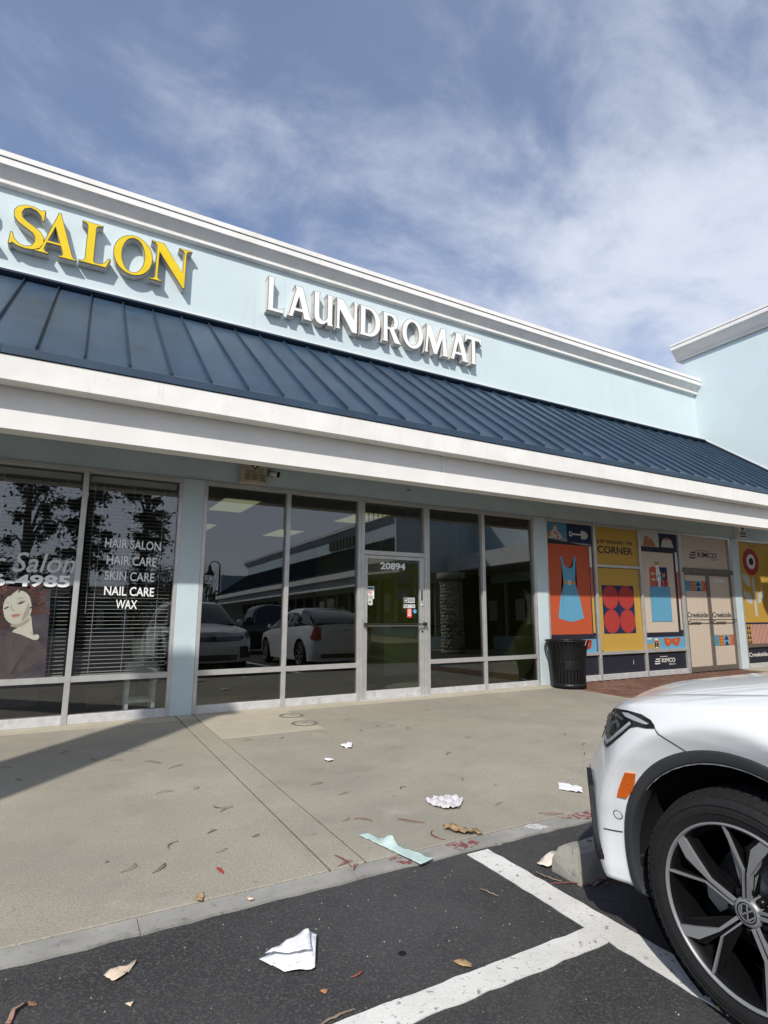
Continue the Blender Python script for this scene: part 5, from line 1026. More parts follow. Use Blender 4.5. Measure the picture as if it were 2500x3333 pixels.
for k in range(420):
    if rr.random() < .6: x, y, z = rr.uniform(-5, -2.2), rr.uniform(-6.3, -4.75), -.0145
    else: x, y, z = rr.uniform(-5, .5), rr.uniform(-4.5, -.4), .0005
    s = rr.uniform(.0012, .0042); a = rr.uniform(0, 3)
    (mb if z < 0 else mb2).add([(x+s*math.cos(a+q*2.1), y+s*math.sin(a+q*2.1), z) for q in range(3)]+[(x, y, z+s*1.1)], [(0, 1, 3), (1, 2, 3), (2, 0, 3)])
solo('grit', mb, mat('pale_grit', (.33, .31, .28), .9), 'pale grit and chips scattered on the asphalt', 'grit', kind='stuff'); solo('crumbs', mb2, mat('dark_crumbs', (.10, .08, .06), .9), 'dark crumbs of bark scattered on the pavement', 'crumbs', kind='stuff')
# ------------------------------------------------------------------ cars
CARWHITE = mat('white_car_paint', (.70, .71, .71), .28, spec=.4, coat=.7, var=.015, vscale=2)
CLAD = mat('black_plastic_cladding', (.030, .032, .034), .55, spec=.4, bump=.05, bscale=400); GLOSSB = mat('gloss_black', (.008, .008, .009), .16, spec=.35, coat=.1)
TYRE = mat('tyre_rubber', (.013, .013, .0135), .78, spec=.3, var=.15, vscale=30); WELL = mat('wheel_well_liner', (.012, .012, .012), .95, spec=.1)
MACH = mat('machined_alloy', (.26, .265, .27), .42, metal=.4); RIMB = mat('rim_gloss_black', (.005, .005, .0055), .28, spec=.22); STEEL = mat('brake_steel', (.30, .28, .26), .4, metal=.8, var=.15, vscale=30)
ORNG = mat('amber_reflector', (.62, .115, .008), .25, spec=.6, var=.12, vscale=90, coat=.5); CHROME = mat('chrome', (.66, .66, .66), .12, metal=1.); LAMPG = mat('lamp_reflector_grey', (.30, .31, .33), .18, metal=.8); LAMPW = mat('lamp_light_guide', (.34, .35, .37), .25); GAP = mat('panel_gap', (.05, .05, .05), .9)
CGL = mat('car_glass', (.012, .014, .015), .04, spec=.7, coat=.4); REDLAMP = mat('red_tail_lamp', (.35, .015, .015), .15, coat=.5); PLATE = mat('plate_white', (.65, .66, .66), .4)
def grid_mb(P, closed=False):
    n, m = len(P), len(P[0]); mb = MB(); mb.add([p for row in P for p in row], [(i*m+j, i*m+j+1, (i+1)*m+j+1, (i+1)*m+j) for i in range(n-1) for j in range(m-1)], True); return mb
class CarShape:
    """local frame: X to the right of the car, Y forwards (nose at 0), Z up"""
    def __init__(s, B): s.B = B
    def P(s, q, z, side=-1, off=0.):
        e = .004; u0, w0, _ = s.B.pos(q, z)
        a, b = s.B.pos(q+e, z), s.B.pos(q-e, z); c, d = s.B.pos(q, z+e), s.B.pos(q, z-e)
        tq = Vector((a[1]-b[1], -(a[0]-b[0]), 0)); tz = Vector((c[1]-d[1], -(c[0]-d[0]), 2*e)); n = tz.cross(tq); 
        if n.length > 0: n.normalize()
        v = Vector((w0, -u0, z)); 
        if n.x < 0 and abs(n.x) > abs(n.y): n = -n
        elif abs(n.x) <= abs(n.y) and n.y < 0 and u0 < 1: n = -n
        v = v+n*off
        return (v.x*side, v.y, v.z)
    def patch(s, poly, side=-1, off=.004, cell=.02, back=.008):
        bm = bmesh.new(); bm.faces.new([bm.verts.new((x, z, 0)) for x, z in poly])
        for ax in (0, 1):
            lo, hi = min(p[ax] for p in poly), max(p[ax] for p in poly); c = lo+cell
            no = Vector((1, 0, 0)) if ax == 0 else Vector((0, 1, 0))
            while c < hi-.002:
                bmesh.ops.bisect_plane(bm, geom=bm.verts[:]+bm.edges[:]+bm.faces[:], plane_co=no*c, plane_no=no); c += cell
        co = {v: (v.co.x, v.co.y) for v in bm.verts}
        bm.verts.index_update(); vl = list(bm.verts); top = [s.P(*co[v], side, off) for v in vl]; bot = [s.P(*co[v], side, off-back) for v in vl]; n = len(vl)
        fs = [[v.index for v in f_.verts] for f_ in bm.faces]; ed = [(e.verts[0].index, e.verts[1].index) for e in bm.edges if len(e.link_faces) == 1]; bm.free()
        mb = MB(); mb.add(top, fs, True); mb.add([top[a] for a, b in ed]+[top[b] for a, b in ed]+[bot[a] for a, b in ed]+[bot[b] for a, b in ed], [(i, len(ed)+i, 3*len(ed)+i, 2*len(ed)+i) for i in range(len(ed))]); return mb
    def line(s, pts, side=-1, w=.0035, off=.0012):
        """thin panel gap following the surface"""
        Q = cat(pts, 6); mb = MB(); L_, R_ = [], []
        for i, (a, b) in enumerate(Q):
            p, q = Q[max(i-1, 0)], Q[min(i+1, len(Q)-1)]; dx, dz_ = q[0]-p[0], q[1]-p[1]; l = math.hypot(dx, dz_) or 1
            L_.append(s.P(a-dz_/l*w, b+dx/l*w, side, off)); R_.append(s.P(a+dz_/l*w, b-dx/l*w, side, off))
        n = len(Q); mb.add(L_+R_, [(i, i+1, n+i+1, n+i) for i in range(n-1)]); return mb
    def q_at(s, u):
        lo, hi = 0.0, s.B.S[-1]*.75
        for _ in range(50):
            m = (lo+hi)/2
            if s.B.plan(m)[0] < u: lo = m
            else: hi = m
        return lo
def build_body(B, hood_end, paint, wells=True):
    """closed body shell: lower contours, shoulder, hood and deck; wheel wells cut by boolean"""
    tot = B.S[-1]; qs = [0, .03, .08]; q = .12
    while q < tot: qs.append(q); q += .02 if q < 2.2 else .07
    qs.append(tot)
    NZ = 46; cols = []
    for q in qs:
        u0, w0 = B.plan(q); zs_ = interp(u0, *B.zs); col = []
        col.append((0.0, max(.03, min(u0, B.L-.03)), B.zb+.02))
        for k in range(NZ+1):
            z = B.zb+(zs_-B.zb)*(k/NZ); u_, w_, z_ = B.pos(q, z); col.append((w_, u_, z_))
        ue, we, ze = col[-1][1], col[-1][0], col[-1][2]; zc_ = max(interp(ue, *B.zc), ze)
        for f_ in (.985, .96, .93, .89, .86, .845, .83, .80, .76, .68, .56, .42, .28, .14, 0):
            sh = .5*(1-f_)*0
            # soft shoulder, crease on the hood edge, gentle crown
            rise = (zc_-ze)*(1-f_**2.2)+.012*(1-f_**14)-((-.016)*max(0, min(1, (.86-f_)/.03))*math.exp(-max(0, .83-f_)*9)*-1 if ue < hood_end else 0)
            col.append((we*f_, ue, ze+rise))
        cols.append(col)
    m = len(cols[0]); vs, fs = [], []
    for side in (1, -1):
        b = len(vs); vs += [(w*side, -u_, z) for c in cols for (w, u_, z) in c]
        fs += [(b+i*m+j, b+i*m+j+1, b+(i+1)*m+j+1, b+(i+1)*m+j) for i in range(len(cols)-1) for j in range(m-1)]
    me = bpy.data.meshes.new('body'); me.from_pydata(vs, [], fs)
    bm = bmesh.new(); bm.from_mesh(me); bmesh.ops.remove_doubles(bm, verts=bm.verts, dist=.0006); bmesh.ops.dissolve_degenerate(bm, edges=bm.edges, dist=.0004)
    bmesh.ops.holes_fill(bm, edges=[e for e in bm.edges if e.is_boundary]); bmesh.ops.recalc_face_normals(bm, faces=bm.faces); bm.to_mesh(me); bm.free()
    me.materials.append(paint); me.polygons.foreach_set('use_smooth', [True]*len(me.polygons))
    if not wells: return me
    ob = bpy.data.objects.new('b', me); COL.objects.link(ob); mods = []
    mb = MB()
    for h in B.hubs:
        for s_ in (1, -1): mb.lathe([(0, .55*s_), (B.R+.062, .55*s_), (B.R+.062, 1.2*s_), (0, 1.2*s_)], 48, 'x', (0, -h, B.R+.01), smooth=False)
    cme = mb.mesh('cut', WELL); bm = bmesh.new(); bm.from_mesh(cme); bmesh.ops.remove_doubles(bm, verts=bm.verts, dist=.0005); bmesh.ops.recalc_face_normals(bm, faces=bm.faces); bm.to_mesh(cme); bm.free()
    co = bpy.data.objects.new('c', cme); COL.objects.link(co)
    md = ob.modifiers.new('w', 'BOOLEAN'); md.operation = 'DIFFERENCE'; md.object = co; md.solver = 'EXACT'; md.material_mode = 'TRANSFER'
    out = bpy.data.meshes.new_from_object(ob.evaluated_get(bpy.context.evaluated_depsgraph_get())); bpy.data.objects.remove(ob); bpy.data.objects.remove(co)
    if len(out.materials) < 2: out.materials.append(WELL)
    return out
def cabin(t, B, prof, wb, wr, zbelt, paint, roof_from, roof_to, side_win, name='cabin'):
    """greenhouse: profile of (u, z, belt z) from windscreen base to tail; roof in paint, glass at both ends"""
    pr = cat(prof, 6)
    def ring(u_, z, zb_):
        k = max(0, min(1, (z-zb_)/(max(p[1] for p in prof)-zb_))); w1 = wb+(wr-wb)*k
        return [(-wb, zb_), (-w1-.0*(1-k), zb_+(z-zb_)*.82), (-w1+.03, zb_+(z-zb_)*.93), (-w1*.82, z-.012*k), (-w1*.4, z), (0, z+.006*k)]
    segs = {'windscreen': [], 'roof': [], 'rear_window': []}
    for i, (u_, z, zb_) in enumerate(pr):
        r_ = ring(u_, z, zb_); full = r_+[(-x, zz_) for x, zz_ in r_[-2::-1]]
        row = [(x, -u_, zz_) for x, zz_ in full]
        for nm, ok in (('windscreen', u_ <= roof_from+.02), ('roof', roof_from-.06 <= u_ <= roof_to+.06), ('rear_window', u_ >= roof_to-.02)):
            if ok: segs[nm].append(row)
    for nm, rows in segs.items():
        if len(rows) > 1: part(nm, grid_mb(rows), paint if nm == 'roof' else CGL, t, local=True)
    for side in (-1, 1):
        for pl in side_win:
            vs = []
            for u_, z in pl:
                zr = interp(u_, [p[0] for p in pr], [p[1] for p in pr]); zb_ = interp(u_, [p[0] for p in pr], [p[2] for p in pr]); k = max(0, min(1, (zr-zb_)/(max(p[1] for p in prof)-zb_))); w1 = wb+(wr-wb)*k
                tt = max(0, min(1, (z-zb_)/max(.05, (zr-zb_)*.82))); vs.append(((wb+(w1-wb)*tt+.006)*side, -u_, z))
            n = len(vs); part('side_window', MB().add(vs+[(x-.02*side, y, z) for x, y, z in vs], [tuple(range(n))]+[(i, (i+1) % n, n+(i+1) % n, n+i) for i in range(n)]), CGL, t, local=True)
def wheel_meshes(R, rr_, W, fancy=True):
    """tyre, rim pieces ... axis along X, outer face towards -X; returns list of (name, mesh)"""
    out = []
    h = W/2
    prof = [(rr_-.006, -h+.012), (rr_+.010, -h+.002), (rr_+.035, -h-.003), (R-.045, -h-.002), (R-.022, -h+.008), (R-.010, -h+.022), (R-.003, -h+.040), (R, -h+.07), (R, h-.07), (R-.003, h-.04), (R-.02, h-.01), (rr_, h)]
    mb = MB().lathe(prof, 72, 'x'); out.append(('tyre', mb.mesh('tyre', TYRE)))
    if fancy:
        # tread blocks: sipes cut as dark bars standing proud between grooves
        tb = MB()
        for k in range(72):
            a = 2*math.pi*k/72
            for (x0, x1, sh) in ((-h+.012, -h+.062, .03), (-h+.070, -h+.105, -.02), (-.012, .02, .02), (h-.105, h-.07, -.02), (h-.062, h-.012, .03)):
                for (xa, xb) in ((x0, x1),):
                    da = .036; vs = []
                    for aa, rad in ((a, R-.004), (a+da*1.7, R-.004), (a+da*1.7, R+.005), (a, R+.005)):
                        for x in (xa, xb):
                            q = rad-(.016 if x == -h+.012 or x == h-.012 else 0); off = sh*(1 if x == xb else 0); vs.append((x, q*math.cos(aa+off), q*math.sin(aa+off)))
                    tb.add(vs, [(0, 1, 3, 2), (2, 3, 5, 4), (4, 5, 7, 6), (6, 7, 1, 0), (0, 2, 4, 6), (1, 7, 5, 3)])
        out.append(('tread_blocks', tb.mesh('tread_blocks', TYRE)))
        sw = MB()
        for q in (rr_+.028, R-.038): sw.lathe([(q-.002, -h-.0025), (q, -h-.005), (q+.002, -h-.0025)], 72, 'x')
        out.append(('sidewall_rib', sw.mesh('sidewall_rib', TYRE)))
    mb = MB().lathe([(rr_, h), (rr_-.02, h-.02), (rr_-.035, 0), (rr_-.028, -h+.03), (rr_-.012, -h+.006)], 72, 'x'); out.append(('rim_barrel', mb.mesh('rim_barrel', RIMB)))
    mb = MB().lathe([(rr_-.010, -h+.012), (rr_-.008, -h+.001), (rr_-.003, -h-.003), (rr_+.001, -h-.001), (rr_-.001, -h+.012)], 72, 'x'); out.append(('rim_lip', mb.mesh('rim_lip', MACH)))
    mb = MB().lathe([(0, .02), (.075, .02), (.08, .035), (.165, .035), (.165, .055), (0, .055)], 48, 'x'); out.append(('brake_disc', mb.mesh('brake_disc', STEEL)))
    return out
def rim_spokes(rr_, h, n=5):
    """machined faces and the black spokes behind them; x is concave towards the hub; angle measured from up towards the front (+y)"""
    face, back = MB(), MB()
    def X(r_): return -h+.004+.030*(1-min(1, r_/rr_))**1.3
    def pt(a, r_, dx=0): return (X(r_)+dx, r_*math.sin(a), r_*math.cos(a))
    def plate(mb, poly, t0, t1):
        k = len(poly); vs = [pt(math.radians(a), r_, t0) for a, r_ in poly]+[pt(math.radians(a), r_, t1) for a, r_ in poly]
        bm = bmesh.new(); V = [bm.verts.new(v) for v in vs]; bm.faces.new(V[:k]); bm.faces.new(V[k:][::-1])
        for i in range(k): bm.faces.new((V[i], V[k+i], V[k+(i+1) % k], V[(i+1) % k]))
        bmesh.ops.triangulate(bm, faces=bm.faces[:]); mb.bm(bm)
    ro = rr_-.008
    for k in range(n):
        c = 61+72*k
        # broad blade tapering to a thin arm, and a thin arm beside it
        plate(face, [(c-14, ro), (c-11, ro), (c-7, ro), (c-1, rr_*.80), (c+2.5, rr_*.47), (c+4, .042), (c-10, .042), (c-1.5, rr_*.47), (c-10, rr_*.74)], -.002, .010)
        plate(face, [(c+19, ro), (c+20.6, ro), (c+9.0, rr_*.50), (c+22, .042), (c+14, .042), (c+7.2, rr_*.50)], -.002, .010)
        plate(back, [(c-18, ro), (c-12, ro), (c-3, ro), (c+4, rr_*.79), (c+6, rr_*.47), (c+8, .06), (c-12, .06), (c-6.5, rr_*.47), (c-14.5, rr_*.70)], .0101, .045)
        plate(back, [(c+17.5, ro), (c+23, ro), (c+12, rr_*.5), (c+26, .06), (c+9, .06), (c+4.5, rr_*.5)], .0101, .045)
        a = math.radians(c+40); back.lathe([(0, .0), (.012, .0), (.013, .03)], 10, 'x', (X(.057)+.012, .057*math.sin(a), .057*math.cos(a)))
    hub = MB().lathe([(.031, -.006), (.039, -.005), (.043, .004), (.046, .05)], 40, 'x', (X(.0)+.0, 0, 0))
    return face.mesh('spoke_face', MACH), back.mesh('spoke_back', RIMB), hub.mesh('hub_ring', MACH), X(0)
def emblem_vw(mb, c, R, plane, t=.004):
    """ring with the V over the W, drawn as raised strokes; plane maps (a,b,h)->xyz"""
    n = 40
    for r0, r1 in ((R*.88, R),):
        vs = []
        for k in range(n):
            a = 2*math.pi*k/n
            for rad in (r0, r1):
                for h_ in (0, t): vs.append(plane(c[0]+rad*math.cos(a), c[1]+rad*math.sin(a), h_))
        fs = []
        for k in range(n):
            a, b = k*4, ((k+1) % n)*4; fs += [(a+1, a+3, b+3, b+1), (a, a+1, b+1, b), (a+3, a+2, b+2, b+3)]
        mb.add(vs, fs)
    def stroke(p, q, w):
        dx, dz_ = q[0]-p[0], q[1]-p[1]; l = math.hypot(dx, dz_); nx, nz2 = -dz_/l*w, dx/l*w
        P4 = [(p[0]+nx, p[1]+nz2), (q[0]+nx, q[1]+nz2), (q[0]-nx, q[1]-nz2), (p[0]-nx, p[1]-nz2)]
        P4 = [(c[0]+a*R, c[1]+b*R) for a, b in P4]
        vs = [plane(a, b, 0) for a, b in P4]+[plane(a, b, t) for a, b in P4]; mb.add(vs, [(4, 5, 6, 7), (0, 1, 5, 4), (1, 2, 6, 5), (2, 3, 7, 6), (3, 0, 4, 7)])
    w = .075
    for s_ in (1, -1):
        stroke((-.34*s_, .80), (-.03*s_, .14), w); stroke((-.84*s_, .34), (-.42*s_, -.72), w); stroke((-.42*s_, -.72), (-.04*s_, .02), w)
    return mb
def tiguan():
    plan = [(0, 0), (.006, .15), (.018, .3), (.05, .47), (.115, .62), (.2, .73), (.3, .82), (.42, .88), (.55, .91), (.8, .92), (1.6, .92), (3, .92), (4.0, .915), (4.3, .90), (4.5, .86), (4.6, .79), (4.66, .65), (4.69, .4), (4.7, 0)]
    hw = ([.2, .3, .4, .55, .75, .86, .93, 1.0, 1.06], [.955, .975, .985, 1, 1, .985, .96, .925, .88])
    nz = ([.18, .22, .3, .42, .6, .68, .75, .85, .9, 1.0], [.06, .03, .0, .012, .008, .06, .11, .155, .19, .23])
    zs = ([0, .2, .35, .5, .7, 1.1, 1.4, 2.5, 4.7], [.84, .87, .905, .93, .955, 1.0, 1.03, 1.05, 1.06])
    zc = ([0, .14, .3, .6, .9, 1.3, 1.5, 4.7], [.86, .895, .945, 1.005, 1.045, 1.09, 1.08, 1.08])
    return Body(plan, hw, nz, zs, zc, .255, [.958, 3.735], .36, 4.7, tail=([.2, .5, .8, 1.06], [.05, 0, .02, .06]), flare=.008)
def build_suv():
    NOSE, CX = -5.265, -1.43
    B = tiguan(); S = CarShape(B); car = thing('parked_suv', 'white compact SUV with black arch trim, parked nose to the kerb', 'car', (CX, NOSE, -.015))
    part('body', build_body(B, 1.35, CARWHITE), None, car)
    cabin(car, B, [(1.25, 1.09, 1.06), (1.6, 1.30, 1.06), (2.0, 1.52, 1.06), (2.25, 1.61, 1.06), (2.7, 1.665, 1.06), (3.3, 1.66, 1.06), (3.9, 1.60, 1.07), (4.25, 1.50, 1.08), (4.5, 1.28, 1.09), (4.62, 1.10, 1.09)], .80, .64, 1.06, CARWHITE, 2.2, 4.2,
          [[(1.62, 1.10), (2.05, 1.42), (2.35, 1.53), (2.72, 1.555), (2.72, 1.10)], [(2.78, 1.10), (2.78, 1.555), (3.3, 1.55), (3.62, 1.52), (3.62, 1.10)], [(3.68, 1.12), (3.68, 1.51), (4.0, 1.46), (4.2, 1.36), (4.25, 1.2), (4.1, 1.12)]])
    R, rr_, W = .353, .262, .235
    meshes = wheel_meshes(R, rr_, W); face, back, hub, xh = rim_spokes(rr_, W/2)
    for side in (-1, 1):
        for i, h in enumerate(B.hubs):
            w = part('wheel', meshes[0][1], None, car, local=True); w.location = (side*(.925-W/2), -h, R)
            w.rotation_euler = (math.radians(0), 0, 0 if side < 0 else math.pi)
            BASE[w.name] = Vector((0, 0, 0))
            for nm, me in meshes[1:]: part(nm, me, None, w, local=True)
            part('spoke_faces', face, None, w, local=True); part('black_spokes', back, None, w, local=True); part('hub_ring', hub, None, w, local=True)
            pl = lambda a, b, h_: (xh-.003-h_, a, b)
            part('hub_cap', MB().lathe([(0, -.003), (.030, -.003), (.0315, .004)], 32, 'x', (xh, 0, 0)), GLOSSB, w, local=True)
            em = MB(); rot = math.radians(28)
            emblem_vw(em, (0, 0), .027, lambda a, b, h_: (xh-.003-h_, a*math.cos(rot)-b*math.sin(rot), a*math.sin(rot)+b*math.cos(rot)), .002); part('cap_emblem', em, MACH, w, local=True)
            cal = MB().add(*(lambda A: ([(x, r_*math.sin(a), r_*math.cos(a)) for x in (-.01, .06) for r_, a in A], [(0, 1, 2, 3, 4, 5), (11, 10, 9, 8, 7, 6)]+[(k, (k+1) % 6, 6+(k+1) % 6, 6+k) for k in range(6)]))([(.10, 1.35), (.10, 1.95), (.155, 2.05), (.18, 1.8), (.18, 1.5), (.155, 1.25)]))
            part('brake_caliper', cal, mat('caliper_grey', (.33, .32, .31), .45, metal=.5), w, local=True)
            # arch cladding: band wrapped round the opening
            mb = MB(); n = 56; a0, a1 = math.radians(-118), math.radians(118); rin, rout = R+.062, R+.104; ring = []
            zc_ = R+.028
            for k in range(n+1):
                a = a0+(a1-a0)*k/n; row = []
                for rad, of, dn in ((rin, -.055, 0), (rin, .004, 0), (rin+.005, .009, 0), (rout-.008, .008, 0), (rout, .004, 0), (rout, -.004, 0)):
                    u_, z = h-rad*math.sin(a), zc_+rad*math.cos(a); z = max(.25, z)
                    q = S.q_at(u_) if u_ > .56 else S.q_at(max(.2, u_-interp(z, *B.nz)*max(0, 1-u_/.75)**2*.8))
                    p = Vector(B.pos(q, z)); row.append(((p[1]+of)*side, -u_, z))
                ring.append(row)
            part('wheel_arch_trim', grid_mb(ring), CLAD, car, local=True)
            part('wheel_well', MB().lathe([(0, .56*side), (B.R+.055, .56*side), (B.R+.055, .86*side)], 40, 'x', (0, -h, B.R+.01)), WELL, car, local=True)
        # headlamp
        hl = [(1.344, .874), (1.335, .886), (1.312, .898), (1.25, .908), (1.13, .908), (.97, .897), (.916, .888), (.905, .845), (.905, .79), (.945, .752), (1.02, .748), (1.08, .776), (1.144, .813), (1.205, .855), (1.25, .866), (1.30, .868)]
        hp = part('headlight', S.patch(hl, side, .004, .015), GLOSSB, car, local=True)
        part('reflector', S.patch([(.96, .78), (1.02, .772), (1.085, .815), (1.12, .85), (1.06, .862), (.98, .84)], side, .0065, .02, .004), LAMPG, hp, local=True)
        part('light_guide', S.patch([(.945, .768), (1.02, .760), (1.085, .789), (1.15, .827), (1.205, .866), (1.19, .872), (1.145, .842), (1.08, .803), (1.015, .774), (.95, .782)], side, .0075, .02, .004), LAMPW, hp, local=True)
        part('light_guide', S.patch([(1.09, .894), (1.14, .884), (1.22, .880), (1.30, .878), (1.315, .884), (1.24, .893), (1.15, .899)], side, .0075, .02, .004), LAMPW, hp, local=True)
        part('projector', S.patch([(1.02, .805), (1.06, .80), (1.10, .835), (1.07, .85), (1.03, .84)], side, .0085, .02, .003), GLOSSB, hp, local=True)
        part('chrome_fin', S.patch([(.93, .87), (1.06, .872), (1.13, .868), (1.14, .874), (1.06, .880), (.93, .879)], side, .0075, .02, .004), CHROME, hp, local=True)
        for k in range(4): part('lamp_rib', S.patch([(.925+.012*k, .80), (.929+.012*k, .80), (.932+.012*k, .865), (.928+.012*k, .865)], side, .0075, .03, .003), LAMPG, hp, local=True)
        # side marker, sensor, blade, seams
        part('side_marker', S.patch([(1.180, .687), (1.222, .690), (1.212, .655), (1.196, .62), (1.168, .583), (1.136, .585), (1.15, .625), (1.165, .66)], side, .005, .015), ORNG, car, local=True)
        part('parking_sensor', S.patch([(1.12+.014*math.cos(a*.5236), .51+.014*math.sin(a*.5236)) for a in range(12)], side, .002, .02, .004), mat('sensor_white', (.66, .67, .67), .3, coat=1.), car, local=True)
        part('sensor_gap', S.line([(1.12+.016*math.cos(a*.5236), .51+.016*math.sin(a*.5236)) for a in range(13)], side, .0016), GAP, car, local=True)
        part('bumper_blade', S.patch([(.80, .60), (.862, .604), (.925, .562), (.945, .505), (.968, .455), (.988, .41), (1.016, .37), (1.036, .325), (1.02, .312), (.99, .325), (.955, .36), (.93, .40), (.90, .47), (.865, .54)], side, .016, .02, .03), mat('matte_black_trim', (.008, .008, .009), .6, spec=.2), car, local=True)
        part('bumper_intake', S.patch([(.62, .585), (.80, .60), (.865, .54), (.90, .47), (.93, .40), (.95, .35), (.66, .33)], side, .003, .03), CLAD, car, local=True)
        part('panel_gap', S.line([(1.344, .872), (1.372, .852), (1.408, .83), (1.452, .803)], side, .0022), GAP, car, local=True)
        part('panel_gap', S.line([(1.045, .439), (1.09, .442), (1.128, .446)], side, .0028), GAP, car, local=True)
        qd = S.q_at(1.62); part('door_gap', S.line([(qd, .3), (qd-.01, .6), (qd, .98)], side, .003), GAP, car, local=True); qd = S.q_at(2.78); part('door_gap', S.line([(qd, .3), (qd, .98)], side, .003), GAP, car, local=True)
        part('door_handle', S.patch([(S.q_at(2.5), .90), (S.q_at(2.7), .905), (S.q_at(2.7), .93), (S.q_at(2.5), .925)], side, .03, .05, .03), CARWHITE, car, local=True)
        mr = part('wing_mirror', MB().tube([(side*.86, -1.72, 1.05), (side*.97, -1.70, 1.09)], [.03, .03], 8).lathe([(0, -.05), (.07, -.04), (.085, 0), (.07, .05), (0, .06)], 16, 'y', (side*1.02, -1.72, 1.11)), CARWHITE, car, local=True)
        part('sill_trim', S.patch([(S.q_at(1.42), .255), (S.q_at(3.26), .255), (S.q_at(3.26), .34), (S.q_at(1.42), .34)], side, .012, .1, .02), CLAD, car, local=True)
        part('tail_light', S.patch([(S.B.S[-1]-.85, .86), (S.B.S[-1]-.45, .86), (S.B.S[-1]-.45, .98), (S.B.S[-1]-.80, .98)], side, .006, .05, .01), REDLAMP, car, local=True)
    # nose: grille, chrome bars, emblem, lower intake, plate
    for side in (-1, 1):
        part('grille', S.patch([(0, .70), (.60, .715), (.74, .735), (.80, .775), (.78, .815), (.0, .80)], side, .003, .04), GLOSSB, car, local=True)
        for z in (.725, .755, .785): part('grille_bar', S.patch([(.0, z), (.7, z+.012), (.7, z+.020), (.0, z+.008)], side, .008, .05, .006), CHROME, car, local=True)
        part('light_bar', S.patch([(.0, .812), (.80, .828), (.80, .836), (.0, .820)], side, .008, .05, .006), CHROME, car, local=True)
        part('lower_intake', S.patch([(0, .30), (.55, .31), (.6, .42), (0, .43)], side, .003, .04), CLAD, car, local=True)
        for z in (.34, .385): part('intake_bar', S.patch([(0, z), (.55, z), (.55, z+.008), (0, z+.008)], side, .008, .05, .006), CHROME, car, local=True)
    em = MB(); yb = -B.pos(0, .755)[0]+.03
    emblem_vw(em, (0, .755), .065, lambda a, b, h_: (a, yb+h_, b), .008); part('nose_emblem', em, CHROME, car, local=True)
    part('emblem_disc', MB().lathe([(0, yb-.002), (.066, yb-.002), (.066, yb-.03)], 32, 'y', (0, 0, .755)), GLOSSB, car, local=True)
    part('underbody', box(-.78, .78, -4.5, -.3, .21, .27), WELL, car, local=True)
    return car
suv = build_suv()
def simple_car(name, lab, loc, rz, B, cab_args, paint, R=.32, rr_=.215, W=.19, kind='hatch', hood=1.1):
    S = CarShape(B); car = thing(name, lab, 'car', loc, rz=rz)
    part('body', build_body(B, hood, paint), None, car, local=True); cabin(car, B, *cab_args)
    ms = wheel_meshes(R, rr_, W, False); sp = MB()
    for k in range(7):
        a = 2*math.pi*k/7; sp.add([(-W/2+.01, math.sin(a+d)*r_, math.cos(a+d)*r_) for r_, d in ((.04, -.5), (.04, .5), (rr_-.01, .13), (rr_-.01, -.13))], [(0, 1, 2, 3)])
    spm = sp.mesh('spokes', MACH)
    for side in (-1, 1):
        for h in B.hubs:
            w = part('wheel', ms[0][1], None, car, local=True); w.location = (side*(B.plan(2.4)[1]-W/2+.005), -h, R); w.rotation_euler = (0, 0, 0 if side < 0 else math.pi)
            for nm, me in ms[1:]: part(nm, me, None, w, local=True)
            part('spokes', spm, None, w, local=True)
        T = B.S[-1]
        part('headlight', S.patch([(.45, .62), (.75, .66), (1.05, .76), (.9, .78), (.5, .70)], side, .005, .05, .01), LAMPG, car, local=True)
        part('tail_light', S.patch([(T-.92, .72), (T-.72, .66), (T-.62, .70), (T-.62, .98), (T-.80, .99)], side, .008, .04, .012), REDLAMP, car, local=True)
        part('grille', S.patch([(0, .42), (.5, .42), (.5, .55), (0, .55)], side, .003, .05), GLOSSB, car, local=True)
        part('rear_bumper_trim', S.patch([(T-.62, .26), (T-.001, .26), (T-.001, .36), (T-.62, .36)], side, .004, .06), CLAD, car, local=True)
        part('wing_mirror', MB().tube([(side*.80, -1.25, 1.0), (side*.90, -1.25, 1.03)], [.03, .06], 8), paint, car, local=True)
        qd = S.q_at(1.35); part('door_gap', S.line([(qd, .3), (qd, .88)], side, .003), GAP, car, local=True); qd = S.q_at(2.35); part('door_gap', S.line([(qd, .3), (qd, .88)], side, .003), GAP, car, local=True)
        part('door_handle', S.patch([(S.q_at(2.1), .80), (S.q_at(2.28), .80), (S.q_at(2.28), .825), (S.q_at(2.1), .825)], side, .025, .05, .02), paint, car, local=True)
    yb = -B.L-.012; part('number_plate', box(-.155, .155, yb-.01, yb, .70, .85), PLATE, car, local=True)
    part('tail_emblem', MB().lathe([(0, yb-.012), (.045, yb-.012), (.05, yb)], 20, 'y', (0, 0, .93)), CHROME, car, local=True)
    part('underbody', box(-.7, .7, -B.L+.3, -.25, .15, .2), WELL, car, local=True)
    return car
def body_small(L, hwid, wbase, fo, zs0, zs1, R):
    k = hwid/.92; plan = [(0, 0), (.01, .2*k), (.03, .4*k), (.10, .60*k), (.22, .75*k), (.42, .87*k), (.7, .915*k), (1.0, .92*k), (2.0, .92*k), (L-1.0, .92*k), (L-.5, .90*k), (L-.2, .84*k), (L-.08, .72*k), (L-.02, .45*k), (L, 0)]
    return Body(plan, ([.2, .35, .6, .8, .95, 1.1], [.95, .98, 1, .99, .96, .90]), ([.18, .3, .5, .65, .8, 1.0], [.05, 0, .0, .06, .16, .3]), ([0, .3, .8, 1.3, L-.5, L], zs0), ([0, .3, .8, 1.3, L-.5, L], zs1), .18, [fo, fo+wbase], R, L, tail=([.2, .5, .8, 1.06], [.05, 0, .02, .08]), flare=.012)
